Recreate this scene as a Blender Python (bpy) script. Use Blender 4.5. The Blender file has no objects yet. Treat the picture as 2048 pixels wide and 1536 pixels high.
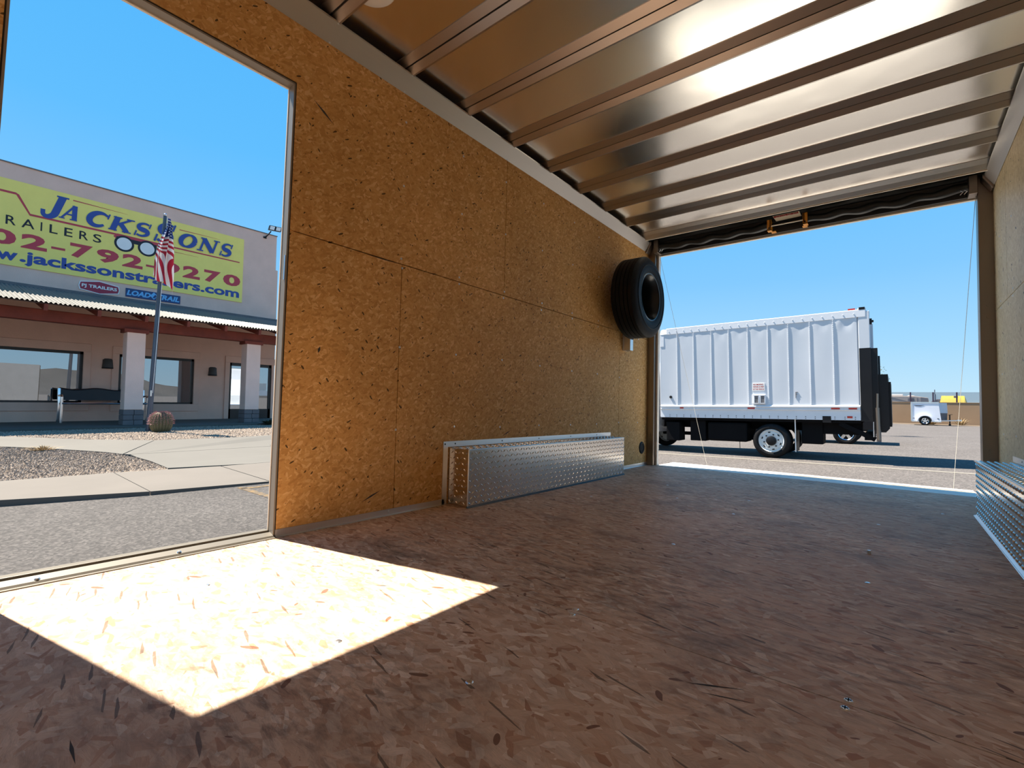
import bpy, math, random
from mathutils import Matrix, Vector
random.seed(7)
scene = bpy.context.scene
COL = scene.collection
sin, cos, pi = math.sin, math.cos, math.pi

# ------------------------------------------------------------------ camera
CAM = Vector((1.9, 0.0, 0.537))
YAW, PITCH, ROLL = math.radians(38.806), math.radians(2.663), math.radians(1.4696)
fwd = Vector((-sin(YAW) * cos(PITCH), cos(YAW) * cos(PITCH), sin(PITCH)))
rt = Vector((cos(YAW), sin(YAW), 0))
up = rt.cross(fwd)
r2 = cos(ROLL) * rt + sin(ROLL) * up
u2 = -sin(ROLL) * rt + cos(ROLL) * up
cam_d = bpy.data.cameras.new('camera')
cam = bpy.data.objects.new('camera', cam_d)
COL.objects.link(cam)
cam_d.sensor_width = 36.0
cam_d.lens = 954.433 / 2048 * 36
cam_d.clip_start = 0.02
cam_d.clip_end = 5000
m3 = Matrix((r2, u2, -fwd)).transposed()
cam.matrix_world = Matrix.Translation(CAM) @ m3.to_4x4()
scene.camera = cam

# ------------------------------------------------------------------ light
SUN_DIR = Vector((0.563, 0.1225, -1.0))
sun_d = bpy.data.lights.new('sun', 'SUN')
sun_d.energy = 14.5
sun_d.angle = math.radians(0.53)
sun_d.color = (1.0, 0.915, 0.79)
sun = bpy.data.objects.new('sun', sun_d)
COL.objects.link(sun)
sun.location = (-20, -5, 40)
sun.rotation_euler = SUN_DIR.to_track_quat('-Z', 'Y').to_euler()


def lin(r, g, b):
    def f(c):
        c /= 255.0
        return c / 12.92 if c <= 0.04045 else ((c + 0.055) / 1.055) ** 2.4
    return (f(r), f(g), f(b))


def od(r, g, b):
    """ground albedo from the colour a surface shows in full sun"""
    return tuple(c / 5.25 for c in lin(r, g, b))


world = bpy.data.worlds.new('sky')
scene.world = world
world.use_nodes = True
wt = world.node_tree
wt.nodes.clear()
w_out = wt.nodes.new('ShaderNodeOutputWorld')
w_bg = wt.nodes.new('ShaderNodeBackground')
w_tc = wt.nodes.new('ShaderNodeTexCoord')
w_sep = wt.nodes.new('ShaderNodeSeparateXYZ')
w_r = wt.nodes.new('ShaderNodeValToRGB')
wt.links.new(w_tc.outputs['Generated'], w_sep.inputs[0])
wt.links.new(w_sep.outputs['Z'], w_r.inputs[0])
wt.links.new(w_r.outputs[0], w_bg.inputs[0])
wt.links.new(w_bg.outputs[0], w_out.inputs[0])
el = w_r.color_ramp.elements
el[0].position = 0.0
el[0].color = (*lin(205, 234, 250), 1)
el[1].position = 1.0
el[1].color = (*lin(58, 132, 214), 1)
for p, c in ((0.05, (190, 229, 252)), (0.12, (166, 219, 254)), (0.24, (132, 202, 255)), (0.42, (98, 190, 254)), (0.62, (84, 182, 252))):
    e = el.new(p)
    e.color = (*lin(*c), 1)
w_bg.inputs[1].default_value = 0.88

vs = scene.view_settings
vs.view_transform = 'Standard'
vs.look = 'None'
vs.gamma = 1
vs.use_curve_mapping = False
vs.exposure = 0.2
try:
    scene.cycles.diffuse_bounces = 8
    scene.cycles.max_bounces = 14
    scene.cycles.glossy_bounces = 6
except Exception:
    pass

# exterior frame: the trailer stands nose-up by 0.75 degrees against the ground outside
TILT = math.radians(0.75)
EXT = Matrix.Translation(CAM) @ Matrix.Rotation(TILT, 4, 'X') @ Matrix.Translation(-CAM)
GZ = -0.70


def smooth(a, b, x):
    t = min(1, max(0, (x - a) / (b - a)))
    return t * t * (3 - 2 * t)


def gz(x, y):
    """height of the lot; it tips up a little to the right under the box truck"""
    w = smooth(7, 11, y) * (1 - smooth(24, 36, y))
    return GZ + math.tan(math.radians(1.0)) * max(-7, min(7, x + 0.4)) * w


def bmap(p):
    """the lot rises towards the building: survey points taken at kerb level move along to the real grade"""
    x = p[0]
    s = 1.075 + (0.87 - 1.075) * min(1, max(0, (-6.7 - x) / 5.3))
    return (CAM[0] + s * (x - CAM[0]), CAM[1] + s * (p[1] - CAM[1]), CAM[2] + s * (p[2] - CAM[2]))


# ------------------------------------------------------------------ materials
class NT:
    def __init__(self, name):
        self.m = bpy.data.materials.new(name)
        self.m.use_nodes = True
        self.t = self.m.node_tree
        self.b = self.t.nodes['Principled BSDF']

    def n(self, typ, **kw):
        nd = self.t.nodes.new(typ)
        for k, v in kw.items():
            setattr(nd, k, v)
        return nd

    def l(self, a, b):
        self.t.links.new(a, b)

    def math(self, op, a, b=None, clamp=False):
        nd = self.n('ShaderNodeMath', operation=op, use_clamp=clamp)
        for i, x in enumerate((a, b)):
            if x is None:
                continue
            if isinstance(x, (int, float)):
                nd.inputs[i].default_value = x
            else:
                self.l(x, nd.inputs[i])
        return nd.outputs[0]

    def mix(self, fac, a, b, blend='MIX'):
        nd = self.n('ShaderNodeMix', data_type='RGBA', blend_type=blend)
        for sock, x in ((nd.inputs[0], fac), (nd.inputs[6], a), (nd.inputs[7], b)):
            if isinstance(x, (int, float)):
                sock.default_value = x
            elif isinstance(x, tuple):
                sock.default_value = (*x[:3], 1)
            else:
                self.l(x, sock)
        return nd.outputs[2]

    def pos(self):
        return self.n('ShaderNodeNewGeometry').outputs['Position']

    def plane(self, a, b):
        s = self.n('ShaderNodeSeparateXYZ')
        self.l(self.pos(), s.inputs[0])
        c = self.n('ShaderNodeCombineXYZ')
        self.l(s.outputs['XYZ'.index(a)], c.inputs[0])
        self.l(s.outputs['XYZ'.index(b)], c.inputs[1])
        return c.outputs[0]

    def mapping(self, vec, loc=(0, 0, 0), rot=(0, 0, 0), sc=(1, 1, 1)):
        nd = self.n('ShaderNodeMapping')
        nd.inputs['Location'].default_value = loc
        nd.inputs['Rotation'].default_value = rot
        nd.inputs['Scale'].default_value = sc
        self.l(vec, nd.inputs[0])
        return nd.outputs[0]

    def noise(self, vec, scale, detail=4, rough=0.55, dist=0):
        nd = self.n('ShaderNodeTexNoise')
        nd.inputs['Scale'].default_value = scale
        nd.inputs['Detail'].default_value = detail
        nd.inputs['Roughness'].default_value = rough
        nd.inputs['Distortion'].default_value = dist
        if vec is not None:
            self.l(vec, nd.inputs['Vector'])
        return nd

    def voro(self, vec, scale, dims='3D'):
        nd = self.n('ShaderNodeTexVoronoi', voronoi_dimensions=dims)
        nd.inputs['Scale'].default_value = scale
        self.l(vec, nd.inputs['Vector'])
        return nd

    def ramp(self, fac, stops, interp='LINEAR'):
        nd = self.n('ShaderNodeValToRGB')
        nd.color_ramp.interpolation = interp
        e = nd.color_ramp.elements
        while len(e) < len(stops):
            e.new(0.5)
        for i, (p, c) in enumerate(stops):
            e[i].position = p
            if isinstance(c, (int, float)):
                c = (c, c, c)
            e[i].color = (*c, 1)
        self.l(fac, nd.inputs[0])
        return nd.outputs[0]

    def bump(self, h, strength=0.3, dist=0.01):
        nd = self.n('ShaderNodeBump')
        nd.inputs['Strength'].default_value = strength
        nd.inputs['Distance'].default_value = dist
        self.l(h, nd.inputs['Height'])
        self.l(nd.outputs[0], self.b.inputs['Normal'])

    def set(self, color=None, rough=None, metal=None, spec=None):
        if color is not None:
            if isinstance(color, tuple):
                self.b.inputs['Base Color'].default_value = (*color, 1)
            else:
                self.l(color, self.b.inputs['Base Color'])
        if rough is not None:
            if isinstance(rough, (int, float)):
                self.b.inputs['Roughness'].default_value = rough
            else:
                self.l(rough, self.b.inputs['Roughness'])
        if metal is not None:
            self.b.inputs['Metallic'].default_value = metal
        if spec is not None:
            self.b.inputs['Specular IOR Level'].default_value = spec
        return self.m


MATS = {}


def mat(name, color, rough=0.6, metal=0.0, var=0.12, scale=3.0, bump=0.0, bscale=60, spec=None):
    if name in MATS:
        return MATS[name]
    t = NT(name)
    p = t.pos()
    nz = t.noise(p, scale, 5)
    lo = tuple(max(0, c * (1 - var)) for c in color)
    hi = tuple(min(1, c * (1 + var)) for c in color)
    t.set(t.mix(t.ramp(nz.outputs[0], [(0.3, 0.0), (0.7, 1.0)]), lo, hi), rough, metal, spec)
    if bump:
        t.bump(t.noise(p, bscale, 3).outputs[0], bump, 0.01)
    MATS[name] = t.m
    return t.m


def osb(name, a, b, flakes, ramp, flk_len, flk_wid, dirt=None, fleck=0.0, fleck_col=(0.02, 0.012, 0.006), rough=0.7, bump=0.25, light=None, fsc=26, spec=0.18, angs=(0.2, 1.35, -0.75, 0.75, 2.3, -0.25, 1.9)):
    t = NT(name)
    v = t.plane(a, b)
    wob = t.noise(v, 9, 3)
    wv = t.n('ShaderNodeVectorMath', operation='SCALE')
    t.l(wob.outputs['Color'], wv.inputs[0])
    wv.inputs['Scale'].default_value = flk_wid * 0.9
    add = t.n('ShaderNodeVectorMath', operation='ADD')
    t.l(v, add.inputs[0])
    t.l(wv.outputs[0], add.inputs[1])
    vec = add.outputs[0]
    col = None
    hgt = None
    for i in range(flakes):
        ang = angs[i % len(angs)]
        mp = t.mapping(t.mapping(vec, (i * 3.7, i * 1.9, 0), (0, 0, ang)), (0, 0, 0), (0, 0, 0), (1 / (flk_len * (1 - 0.07 * i)), 1 / (flk_wid * (1 + 0.08 * i)), 1))
        vo = t.voro(mp, 1.0, '2D')
        sp = t.n('ShaderNodeSeparateColor')
        t.l(vo.outputs['Color'], sp.inputs[0])
        c = t.ramp(sp.outputs[0], ramp)
        # fine grain along the strand
        gr = t.noise(t.mapping(mp, (0, 0, 0), (0, 0, 0), (1.2, 9, 1)), 1.5, 3)
        c = t.mix(0.35, c, t.ramp(gr.outputs[0], [(0.3, 0.55), (0.7, 1.35)]), 'MULTIPLY')
        if col is None:
            col, hgt = c, sp.outputs[1]
        else:
            mk = t.math('GREATER_THAN', sp.outputs[2], 0.5 + 0.04 * i)
            col = t.mix(mk, col, c)
            mh = t.n('ShaderNodeMix', data_type='FLOAT')
            t.l(mk, mh.inputs[0])
            t.l(hgt, mh.inputs[2])
            t.l(sp.outputs[1], mh.inputs[3])
            hgt = mh.outputs[0]
    big = t.noise(v, 1.1, 4, 0.6)
    col = t.mix(0.55, col, t.ramp(big.outputs[0], [(0.28, 0.72), (0.72, 1.2)]), 'MULTIPLY')
    if light:
        for k, (ang, sx, sy, th) in enumerate(((0.5, 10, 55, 0.93), (-0.9, 12, 60, 0.94))):
            vo = t.voro(t.mapping(t.mapping(vec, (k, 7 + k, 0), (0, 0, ang)), (0, 0, 0), (0, 0, 0), (sx, sy, 1)), 1, '2D')
            sp = t.n('ShaderNodeSeparateColor')
            t.l(vo.outputs['Color'], sp.inputs[0])
            mk = t.math('MULTIPLY', t.math('GREATER_THAN', sp.outputs[0], th), 0.6)
            col = t.mix(mk, col, light)
    if fleck:
        for k, (ang, sx, sy) in enumerate(((0.9, 0.75, 1.9), (-0.5, 0.6, 2.0), (2.2, 1.0, 2.4))):
            vo = t.voro(t.mapping(t.mapping(vec, (5 + k, 2 * k, 0), (0, 0, ang)), (0, 0, 0), (0, 0, 0), (fsc * sx, fsc * sy, 1)), 1, '2D')
            sp = t.n('ShaderNodeSeparateColor')
            t.l(vo.outputs['Color'], sp.inputs[0])
            a1 = t.math('GREATER_THAN', sp.outputs[1], 1 - fleck)
            a2 = t.math('LESS_THAN', vo.outputs['Distance'], t.math('MULTIPLY', sp.outputs[2], 0.36))
            col = t.mix(t.math('MULTIPLY', t.math('MULTIPLY', a1, a2), 0.85), col, fleck_col)
    if dirt:
        dn = t.noise(t.mapping(v, (3, 1, 0), (0, 0, 0.3), (1, 1.5, 1)), 2.4, 7, 0.68, 0.6)
        mk = t.ramp(dn.outputs[0], [(0.52, 0.0), (0.72, 1.0)])
        col = t.mix(t.math('MULTIPLY', mk, 0.75), col, dirt)
        dn2 = t.noise(t.mapping(v, (9, 4, 0), (0, 0, 0), (0.8, 1.2, 1)), 0.9, 6, 0.65)
        mk2 = t.ramp(dn2.outputs[0], [(0.45, 0.0), (0.75, 1.0)])
        col = t.mix(t.math('MULTIPLY', mk2, 0.4), col, dirt)
        # fine scuffing rubbed along the sheet
        fn = t.noise(t.mapping(v, (2, 5, 0), (0, 0, 0.12), (14, 46, 1)), 1.0, 5, 0.7, 0.4)
        mk3 = t.ramp(fn.outputs[0], [(0.46, 0.0), (0.66, 1.0)])
        fm2 = t.noise(t.mapping(v, (7, 3, 0), (0, 0, 0), (1, 1, 1)), 1.7, 4, 0.6)
        mk4 = t.ramp(fm2.outputs[0], [(0.38, 0.15), (0.62, 1.0)])
        col = t.mix(t.math('MULTIPLY', t.math('MULTIPLY', mk3, mk4), 0.75), col, tuple(c * 0.62 for c in dirt))
        # dark splinter cracks
        vo = t.voro(t.mapping(t.mapping(vec, (1, 8, 0), (0, 0, 0.25)), (0, 0, 0), (0, 0, 0), (18, 190, 1)), 1, '2D')
        sp = t.n('ShaderNodeSeparateColor')
        t.l(vo.outputs['Color'], sp.inputs[0])
        mk = t.math('MULTIPLY', t.math('GREATER_THAN', sp.outputs[0], 0.985), 0.7)
        col = t.mix(mk, col, (0.06, 0.036, 0.025))
    t.bump(hgt, bump, 0.004)
    t.set(col, rough, None, spec)
    return t.m


def metal(name, color, rough, brush=None, wav=0.0, wscale=3.0, metal_=1.0):
    t = NT(name)
    p = t.pos()
    t.set(color, None, metal_)
    if brush:
        nz = t.noise(t.mapping(p, (0, 0, 0), (0, 0, 0), brush), 1.0, 4)
        rr = t.n('ShaderNodeMapRange')
        t.l(nz.outputs[0], rr.inputs[0])
        rr.inputs[3].default_value = rough * 0.75
        rr.inputs[4].default_value = rough * 1.3
        t.l(rr.outputs[0], t.b.inputs['Roughness'])
    else:
        t.b.inputs['Roughness'].default_value = rough
    if wav:
        t.bump(t.noise(p, wscale, 2).outputs[0], wav, 0.03)
    return t.m


M_OSB_WALL = osb('osb_wall', 'Y', 'Z', 6,
                 [(0.0, lin(196, 146, 84)), (0.3, lin(212, 162, 98)), (0.75, lin(220, 172, 108)), (1.0, lin(236, 196, 138))],
                 0.030, 0.007, fleck=0.030, light=None, rough=0.6, bump=0.10, fsc=44)
M_OSB_RIGHT = osb('osb_wall_glare', 'Y', 'Z', 5,  # same OSB as the left wall, bounced light and glare put into the colour
                  [(0.0, lin(206, 186, 146)), (0.5, lin(218, 200, 160)), (1.0, lin(230, 214, 180))],
                  0.034, 0.009, fleck=0.015, light=None, rough=0.5, bump=0.08, fsc=30)
M_FRONT = mat('front_wall_bounce', (0.86, 0.84, 0.80), 0.5, var=0.02)  # unseen front wall made white to bounce light into the interior
FLOOR_RAMP = [(0.0, lin(182, 136, 106)), (0.12, lin(206, 168, 138)), (0.5, lin(216, 184, 156)), (0.88, lin(224, 196, 170)), (1.0, lin(242, 222, 200))]
M_OSB_FLOOR = osb('osb_floor', 'X', 'Y', 7, FLOOR_RAMP,
                  0.056, 0.0098, dirt=lin(122, 102, 90), fleck=0.014, fleck_col=lin(112, 66, 44), rough=0.55, bump=0.35, fsc=26, angs=(0.05, -0.38, 0.42, -0.15, 0.75, -0.8, 0.2))
M_RAMP = mat('ramp_deck', (0.88, 0.83, 0.74), 0.6, var=0.06, spec=0.2)  # deck assumed pale so that it bounces daylight into the interior
M_CEIL = metal('ceiling_sheet', (0.90, 0.87, 0.81), 0.22, None, 0.12, 2.2)
M_BOW = metal('roof_bow_steel', (0.50, 0.46, 0.43), 0.36)
M_ALU = metal('aluminium_trim', (0.80, 0.80, 0.80), 0.36, (3, 200, 200))
M_ALU_SAT = metal('satin_aluminium', (0.68, 0.65, 0.61), 0.42, (120, 3, 120))
M_JAMB = mat('jamb_painted', (0.30, 0.26, 0.215), 0.45, 0.3, var=0.05)
M_SILL = mat('sill_bronze', (0.125, 0.108, 0.082), 0.5, 0.2, var=0.05)
M_PLATE = metal('diamond_plate', (0.72, 0.69, 0.65), 0.20)
M_ZINC = metal('zinc_screw', (0.75, 0.78, 0.82), 0.3)
M_STEEL_BROWN = metal('rear_post_steel', (0.27, 0.225, 0.19), 0.36)
M_GASKET = mat('gasket_black', (0.01, 0.01, 0.01), 0.6)
M_RUBBER = mat('tire_rubber', (0.008, 0.008, 0.009), 0.6, var=0.2, bump=0.15, bscale=90, spec=0.18)
M_RIM_BLACK = mat('rim_black', (0.012, 0.012, 0.014), 0.28, var=0.05)
M_BLACK = mat('black_paint', (0.009, 0.009, 0.011), 0.4, spec=0.22)
M_BLACK_MATT = mat('black_matt', (0.012, 0.012, 0.012), 0.8)
M_HEADER = mat('header_dark', (0.03, 0.028, 0.027), 0.5)
M_SLEEVE = mat('black_sleeve', (0.008, 0.008, 0.008), 0.45)
M_YELLOW_BR = mat('yellow_bracket', lin(214, 140, 24), 0.35)
M_PAPER = mat('label_paper', lin(205, 195, 175), 0.6)
M_RED_INK = mat('red_ink', lin(165, 40, 45), 0.6)
M_CABLE = metal('steel_cable', (0.55, 0.54, 0.5), 0.45)
M_DOME = mat('dome_lens', (0.85, 0.82, 0.76), 0.3, var=0.02)
M_SKIN = mat('trailer_skin_black', (0.20, 0.20, 0.21), 0.3, var=0.05)
M_CREAM = mat('header_lip', lin(235, 225, 210), 0.45)
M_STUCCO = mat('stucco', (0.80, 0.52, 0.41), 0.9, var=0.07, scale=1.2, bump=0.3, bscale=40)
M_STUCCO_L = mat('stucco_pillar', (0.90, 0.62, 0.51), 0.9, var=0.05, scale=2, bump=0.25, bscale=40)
M_BLOCK = mat('grey_block', (0.16, 0.14, 0.14), 0.9, var=0.1, bump=0.3, bscale=50)
M_REDWOOD = mat('red_stained_beam', lin(122, 52, 36), 0.7, var=0.2)
M_RAFTER = mat('rafter_wood', lin(70, 48, 40), 0.8)
M_CORR = mat('corrugated_white', od(240, 234, 226), 0.45, var=0.06, scale=1.5)
M_FRAME_BLK = mat('window_frame_black', (0.012, 0.011, 0.011), 0.4)
M_BANNER = mat('banner_yellow', (0.98, 0.77, 0.18), 0.6, var=0.03)
M_BLUE = mat('sign_blue', (0.035, 0.075, 0.30), 0.6, var=0.03)
M_CRIMSON = mat('sign_crimson', (0.55, 0.05, 0.07), 0.6, var=0.03)
M_SIGNBLK = mat('sign_black', lin(26, 28, 40), 0.6, var=0.03)
M_SIGNWHT = mat('sign_white', (0.85, 0.82, 0.78), 0.6, var=0.03)
M_BADGE = mat('badge_red', lin(160, 36, 62), 0.5, var=0.03)
M_LTBG = mat('sign_navy', lin(28, 62, 110), 0.5, var=0.05)
M_LTFG = mat('sign_skyblue', lin(110, 180, 226), 0.5, var=0.05)
M_POLE = mat('flag_pole_metal', lin(84, 88, 98), 0.35, 0.4)
M_SCONCE = mat('sconce_bronze', lin(70, 66, 64), 0.6)
M_CHROME = metal('chrome_frame', (0.8, 0.82, 0.86), 0.15)
M_BENCH = mat('bench_black', (0.02, 0.02, 0.024), 0.5)
M_CONC = mat('concrete_path', od(198, 192, 180), 0.9, var=0.07, scale=0.8, bump=0.1, bscale=30)
M_KERB = mat('concrete_kerb', od(206, 194, 180), 0.9, var=0.07, scale=0.8, bump=0.1, bscale=30)
M_GRAVELBASE = mat('gravel_base', od(236, 208, 178), 0.95, var=0.25, scale=12, bump=0.6, bscale=25)
M_CACTUS = mat('cactus_skin', (0.11, 0.10, 0.05), 0.7, var=0.15)
M_SPINE = mat('cactus_spine', (0.42, 0.20, 0.19), 0.6, var=0.3, scale=20)
M_DRY = mat('dry_grass', (0.28, 0.20, 0.10), 0.9, var=0.25)
M_LEAF = mat('grey_green_leaf', (0.07, 0.08, 0.045), 0.8, var=0.3, scale=14)
M_TWIG = mat('twig', lin(96, 80, 62), 0.9)
M_TRUCKW = mat('truck_white', lin(202, 206, 212), 0.38, var=0.03, scale=1.2)
M_TRUCKRAIL = mat('truck_rail_white', lin(222, 224, 228), 0.35, var=0.03)
M_TRUCKDK = mat('truck_underbody', (0.006, 0.006, 0.007), 0.7, spec=0.08)
M_RIM_WHITE = mat('rim_white', lin(216, 218, 216), 0.4, var=0.04)
M_REFL = mat('red_reflector', lin(196, 36, 24), 0.3)
M_REFLW = mat('white_reflector', lin(210, 206, 200), 0.3)
M_TANWALL = mat('tan_block_wall', (0.34, 0.22, 0.13), 0.95, var=0.06, scale=0.6)
M_POST = mat('fence_post_dark', lin(58, 44, 66), 0.6)
M_YELLOW = mat('yellow_cover', lin(226, 196, 30), 0.5, var=0.06)
M_RV = mat('camper_tan', (0.46, 0.36, 0.28), 0.5)
M_RVD = mat('camper_dark', lin(60, 46, 46), 0.5)
M_WHITE_TR = mat('trailer_white', lin(228, 230, 238), 0.3, var=0.02)
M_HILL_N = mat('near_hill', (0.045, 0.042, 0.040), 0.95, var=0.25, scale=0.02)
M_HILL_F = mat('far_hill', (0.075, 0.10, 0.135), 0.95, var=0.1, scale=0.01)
M_DIRT = mat('dirt_strip', od(222, 194, 162), 0.95, var=0.15, scale=1.0)


def mk_asphalt():
    t = NT('asphalt_lot')
    p = t.pos()
    s = t.n('ShaderNodeSeparateXYZ')
    t.l(p, s.inputs[0])
    vo = t.voro(p, 48)
    sp = t.n('ShaderNodeSeparateColor')
    t.l(vo.outputs['Color'], sp.inputs[0])
    g = t.ramp(sp.outputs[0], [(0, 0.45), (0.6, 1.0), (1.0, 1.7)])
    big = t.noise(p, 0.7, 6, 0.65)
    dark = t.mix(t.ramp(big.outputs[0], [(0.3, 0.0), (0.7, 1.0)]), od(136, 128, 122), od(166, 158, 152))
    pale = t.mix(t.ramp(big.outputs[0], [(0.3, 0.0), (0.7, 1.0)]), od(176, 165, 158), od(196, 186, 180))
    # the newer dark coat lies beside the building, the old bleached lot behind the trailer
    f = t.n('ShaderNodeMapRange', interpolation_type='SMOOTHSTEP')
    wn = t.noise(p, 0.5, 4)
    t.l(t.math('ADD', s.outputs[1], t.math('MULTIPLY', wn.outputs[0], 2.0)), f.inputs[0])
    f.inputs[1].default_value = 5.5
    f.inputs[2].default_value = 9.0
    col = t.mix(f.outputs[0], dark, pale)
    col = t.mix(0.8, col, g, 'MULTIPLY')
    v2 = t.voro(p, 9)
    spk = t.n('ShaderNodeSeparateColor')
    t.l(v2.outputs['Color'], spk.inputs[0])
    mk = t.math('MULTIPLY', t.math('GREATER_THAN', spk.outputs[0], 0.9), t.math('LESS_THAN', v2.outputs['Distance'], 0.18))
    col = t.mix(t.math('MULTIPLY', mk, 0.7), col, (0.03, 0.03, 0.03))
    t.bump(vo.outputs['Distance'], 0.5, 0.012)
    return t.set(col, 0.95)


M_ASPHALT = mk_asphalt()


def mk_pebble():
    t = NT('pebbles')
    oi = t.noise(t.pos(), 22, 1)
    c = t.ramp(oi.outputs[0], [(0.25, (0.12, 0.085, 0.06)), (0.42, (0.25, 0.19, 0.14)), (0.58, (0.32, 0.25, 0.19)), (0.75, (0.40, 0.34, 0.28))])
    return t.set(c, 0.9)


M_PEBBLE = mk_pebble()


def mk_paint(name, c, wear, ground):
    t = NT(name)
    n = t.noise(t.pos(), 14, 6, 0.7)
    k = t.ramp(n.outputs[0], [(wear - 0.06, 0.0), (wear + 0.06, 1.0)])
    return t.set(t.mix(k, ground, c), 0.85)


M_PAINT_Y = mk_paint('faded_yellow_paint', od(226, 180, 104), 0.48, od(124, 118, 114))
M_PAINT_W = mk_paint('faded_white_paint', od(250, 240, 222), 0.38, od(190, 178, 170))


def mk_glass(name, tint, refl):
    t = NT(name)
    out = [n for n in t.t.nodes if n.type == 'OUTPUT_MATERIAL'][0]
    tr = t.n('ShaderNodeBsdfTransparent')
    tr.inputs[0].default_value = (*tint, 1)
    gl = t.n('ShaderNodeBsdfGlossy')
    gl.inputs['Roughness'].default_value = 0.0
    gl.inputs[0].default_value = (0.9, 0.95, 1.0, 1)
    mx = t.n('ShaderNodeMixShader')
    mx.inputs[0].default_value = refl
    t.l(tr.outputs[0], mx.inputs[1])
    t.l(gl.outputs[0], mx.inputs[2])
    t.l(mx.outputs[0], out.inputs[0])
    return t.m


M_GLASS = mk_glass('tinted_window_glass', (0.35, 0.38, 0.38), 0.42)


def mk_mesh_screen():
    t = NT('fence_screen')
    out = [n for n in t.t.nodes if n.type == 'OUTPUT_MATERIAL'][0]
    tr = t.n('ShaderNodeBsdfTransparent')
    t.set(lin(120, 128, 140), 0.7)
    mx = t.n('ShaderNodeMixShader')
    mx.inputs[0].default_value = 0.34
    t.l(tr.outputs[0], mx.inputs[1])
    t.l(t.b.outputs[0], mx.inputs[2])
    t.l(mx.outputs[0], out.inputs[0])
    return t.m


M_SCREEN = mk_mesh_screen()


# ------------------------------------------------------------------ mesh builder
class MB:
    def __init__(self):
        self.v = []
        self.f = []

    def add(self, vs_, fs):
        o = len(self.v)
        self.v += [tuple(p) for p in vs_]
        self.f += [tuple(i + o for i in f) for f in fs]
        return self

    def box(self, x0, x1, y0, y1, z0, z1):
        v = [(x, y, z) for z in (z0, z1) for y in (y0, y1) for x in (x0, x1)]
        return self.add(v, [(0, 2, 3, 1), (4, 5, 7, 6), (0, 1, 5, 4), (2, 6, 7, 3), (0, 4, 6, 2), (1, 3, 7, 5)])

    def prism(self, pts, ax, a0, a1):
        n = len(pts)

        def p3(p, a):
            q = list(p)
            q.insert('xyz'.index(ax), a)
            return tuple(q)
        v = [p3(p, a0) for p in pts] + [p3(p, a1) for p in pts]
        f = [tuple(range(n))[::-1], tuple(range(n, 2 * n))] + [(i, (i + 1) % n, n + (i + 1) % n, n + i) for i in range(n)]
        return self.add(v, f)

    def lathe(self, prof, ax, c, n=32, a0=0.0, a1=2 * pi):
        k = len(prof)
        full = abs(a1 - a0 - 2 * pi) < 1e-6
        m = n if full else n + 1
        v = []
        for i in range(m):
            t = a0 + (a1 - a0) * i / n
            for r, h in prof:
                p = [r * cos(t), r * sin(t)]
                p.insert('xyz'.index(ax), h)
                v.append((p[0] + c[0], p[1] + c[1], p[2] + c[2]))
        f = []
        for i in range(n):
            j = (i + 1) % m
            for q in range(k - 1):
                f.append((i * k + q, j * k + q, j * k + q + 1, i * k + q + 1))
        return self.add(v, f)

    def cyl(self, ax, c, r, h0, h1, n=16, r1=None):
        r1 = r if r1 is None else r1
        return self.lathe([(0.0005, h0), (r, h0), (r1, h1), (0.0005, h1)], ax, c, n)

    def tube(self, path, r, n=8, caps=True):
        path = [Vector(p) for p in path]
        rs = r if isinstance(r, (list, tuple)) else [r] * len(path)
        o = len(self.v)
        prev = None
        for i, p in enumerate(path):
            d = (path[min(i + 1, len(path) - 1)] - path[max(i - 1, 0)]).normalized()
            a = d.orthogonal().normalized() if prev is None else (prev - prev.dot(d) * d).normalized()
            prev = a
            b = d.cross(a)
            for k in range(n):
                t = 2 * pi * k / n
                self.v.append(tuple(p + rs[i] * (cos(t) * a + sin(t) * b)))
        for i in range(len(path) - 1):
            for k in range(n):
                self.f.append((o + i * n + k, o + i * n + (k + 1) % n, o + (i + 1) * n + (k + 1) % n, o + (i + 1) * n + k))
        if caps:
            self.f.append(tuple(o + k for k in range(n))[::-1])
            self.f.append(tuple(o + (len(path) - 1) * n + k for k in range(n)))
        return self

    def grid(self, fn, nu, nv):
        v = [fn(i / nu, j / nv) for j in range(nv + 1) for i in range(nu + 1)]
        f = [(j * (nu + 1) + i, j * (nu + 1) + i + 1, (j + 1) * (nu + 1) + i + 1, (j + 1) * (nu + 1) + i) for j in range(nv) for i in range(nu)]
        return self.add(v, f)

    def bar(self, a, b, w, h, upv=(0, 0, 1)):
        a, b = Vector(a), Vector(b)
        d = (b - a).normalized()
        s = d.cross(Vector(upv)).normalized()
        u = s.cross(d)
        v = [p + sx * w / 2 * s + sz * h / 2 * u for p in (a, b) for sz in (-1, 1) for sx in (-1, 1)]
        return self.add(v, [(0, 1, 3, 2), (4, 6, 7, 5), (0, 4, 5, 1), (2, 3, 7, 6), (0, 2, 6, 4), (1, 5, 7, 3)])


ROOT = {}


def link(name, data, parent=None):
    o = bpy.data.objects.new(name, data)
    COL.objects.link(o)
    if parent is not None:
        o.parent = parent
    return o


def tag(o, label=None, cat=None, group=None, kind=None):
    for k, v in (('label', label), ('category', cat), ('group', group), ('kind', kind)):
        if v:
            o[k] = v
    return o


def empty(name, label=None, cat=None, loc=(0, 0, 0), ext=False, vmap=None, group=None, kind=None, rot=None):
    o = link(name, None)
    o.empty_display_size = 0.1
    place(o, loc, ext, vmap, rot)
    return tag(o, label, cat, group, kind)


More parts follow.
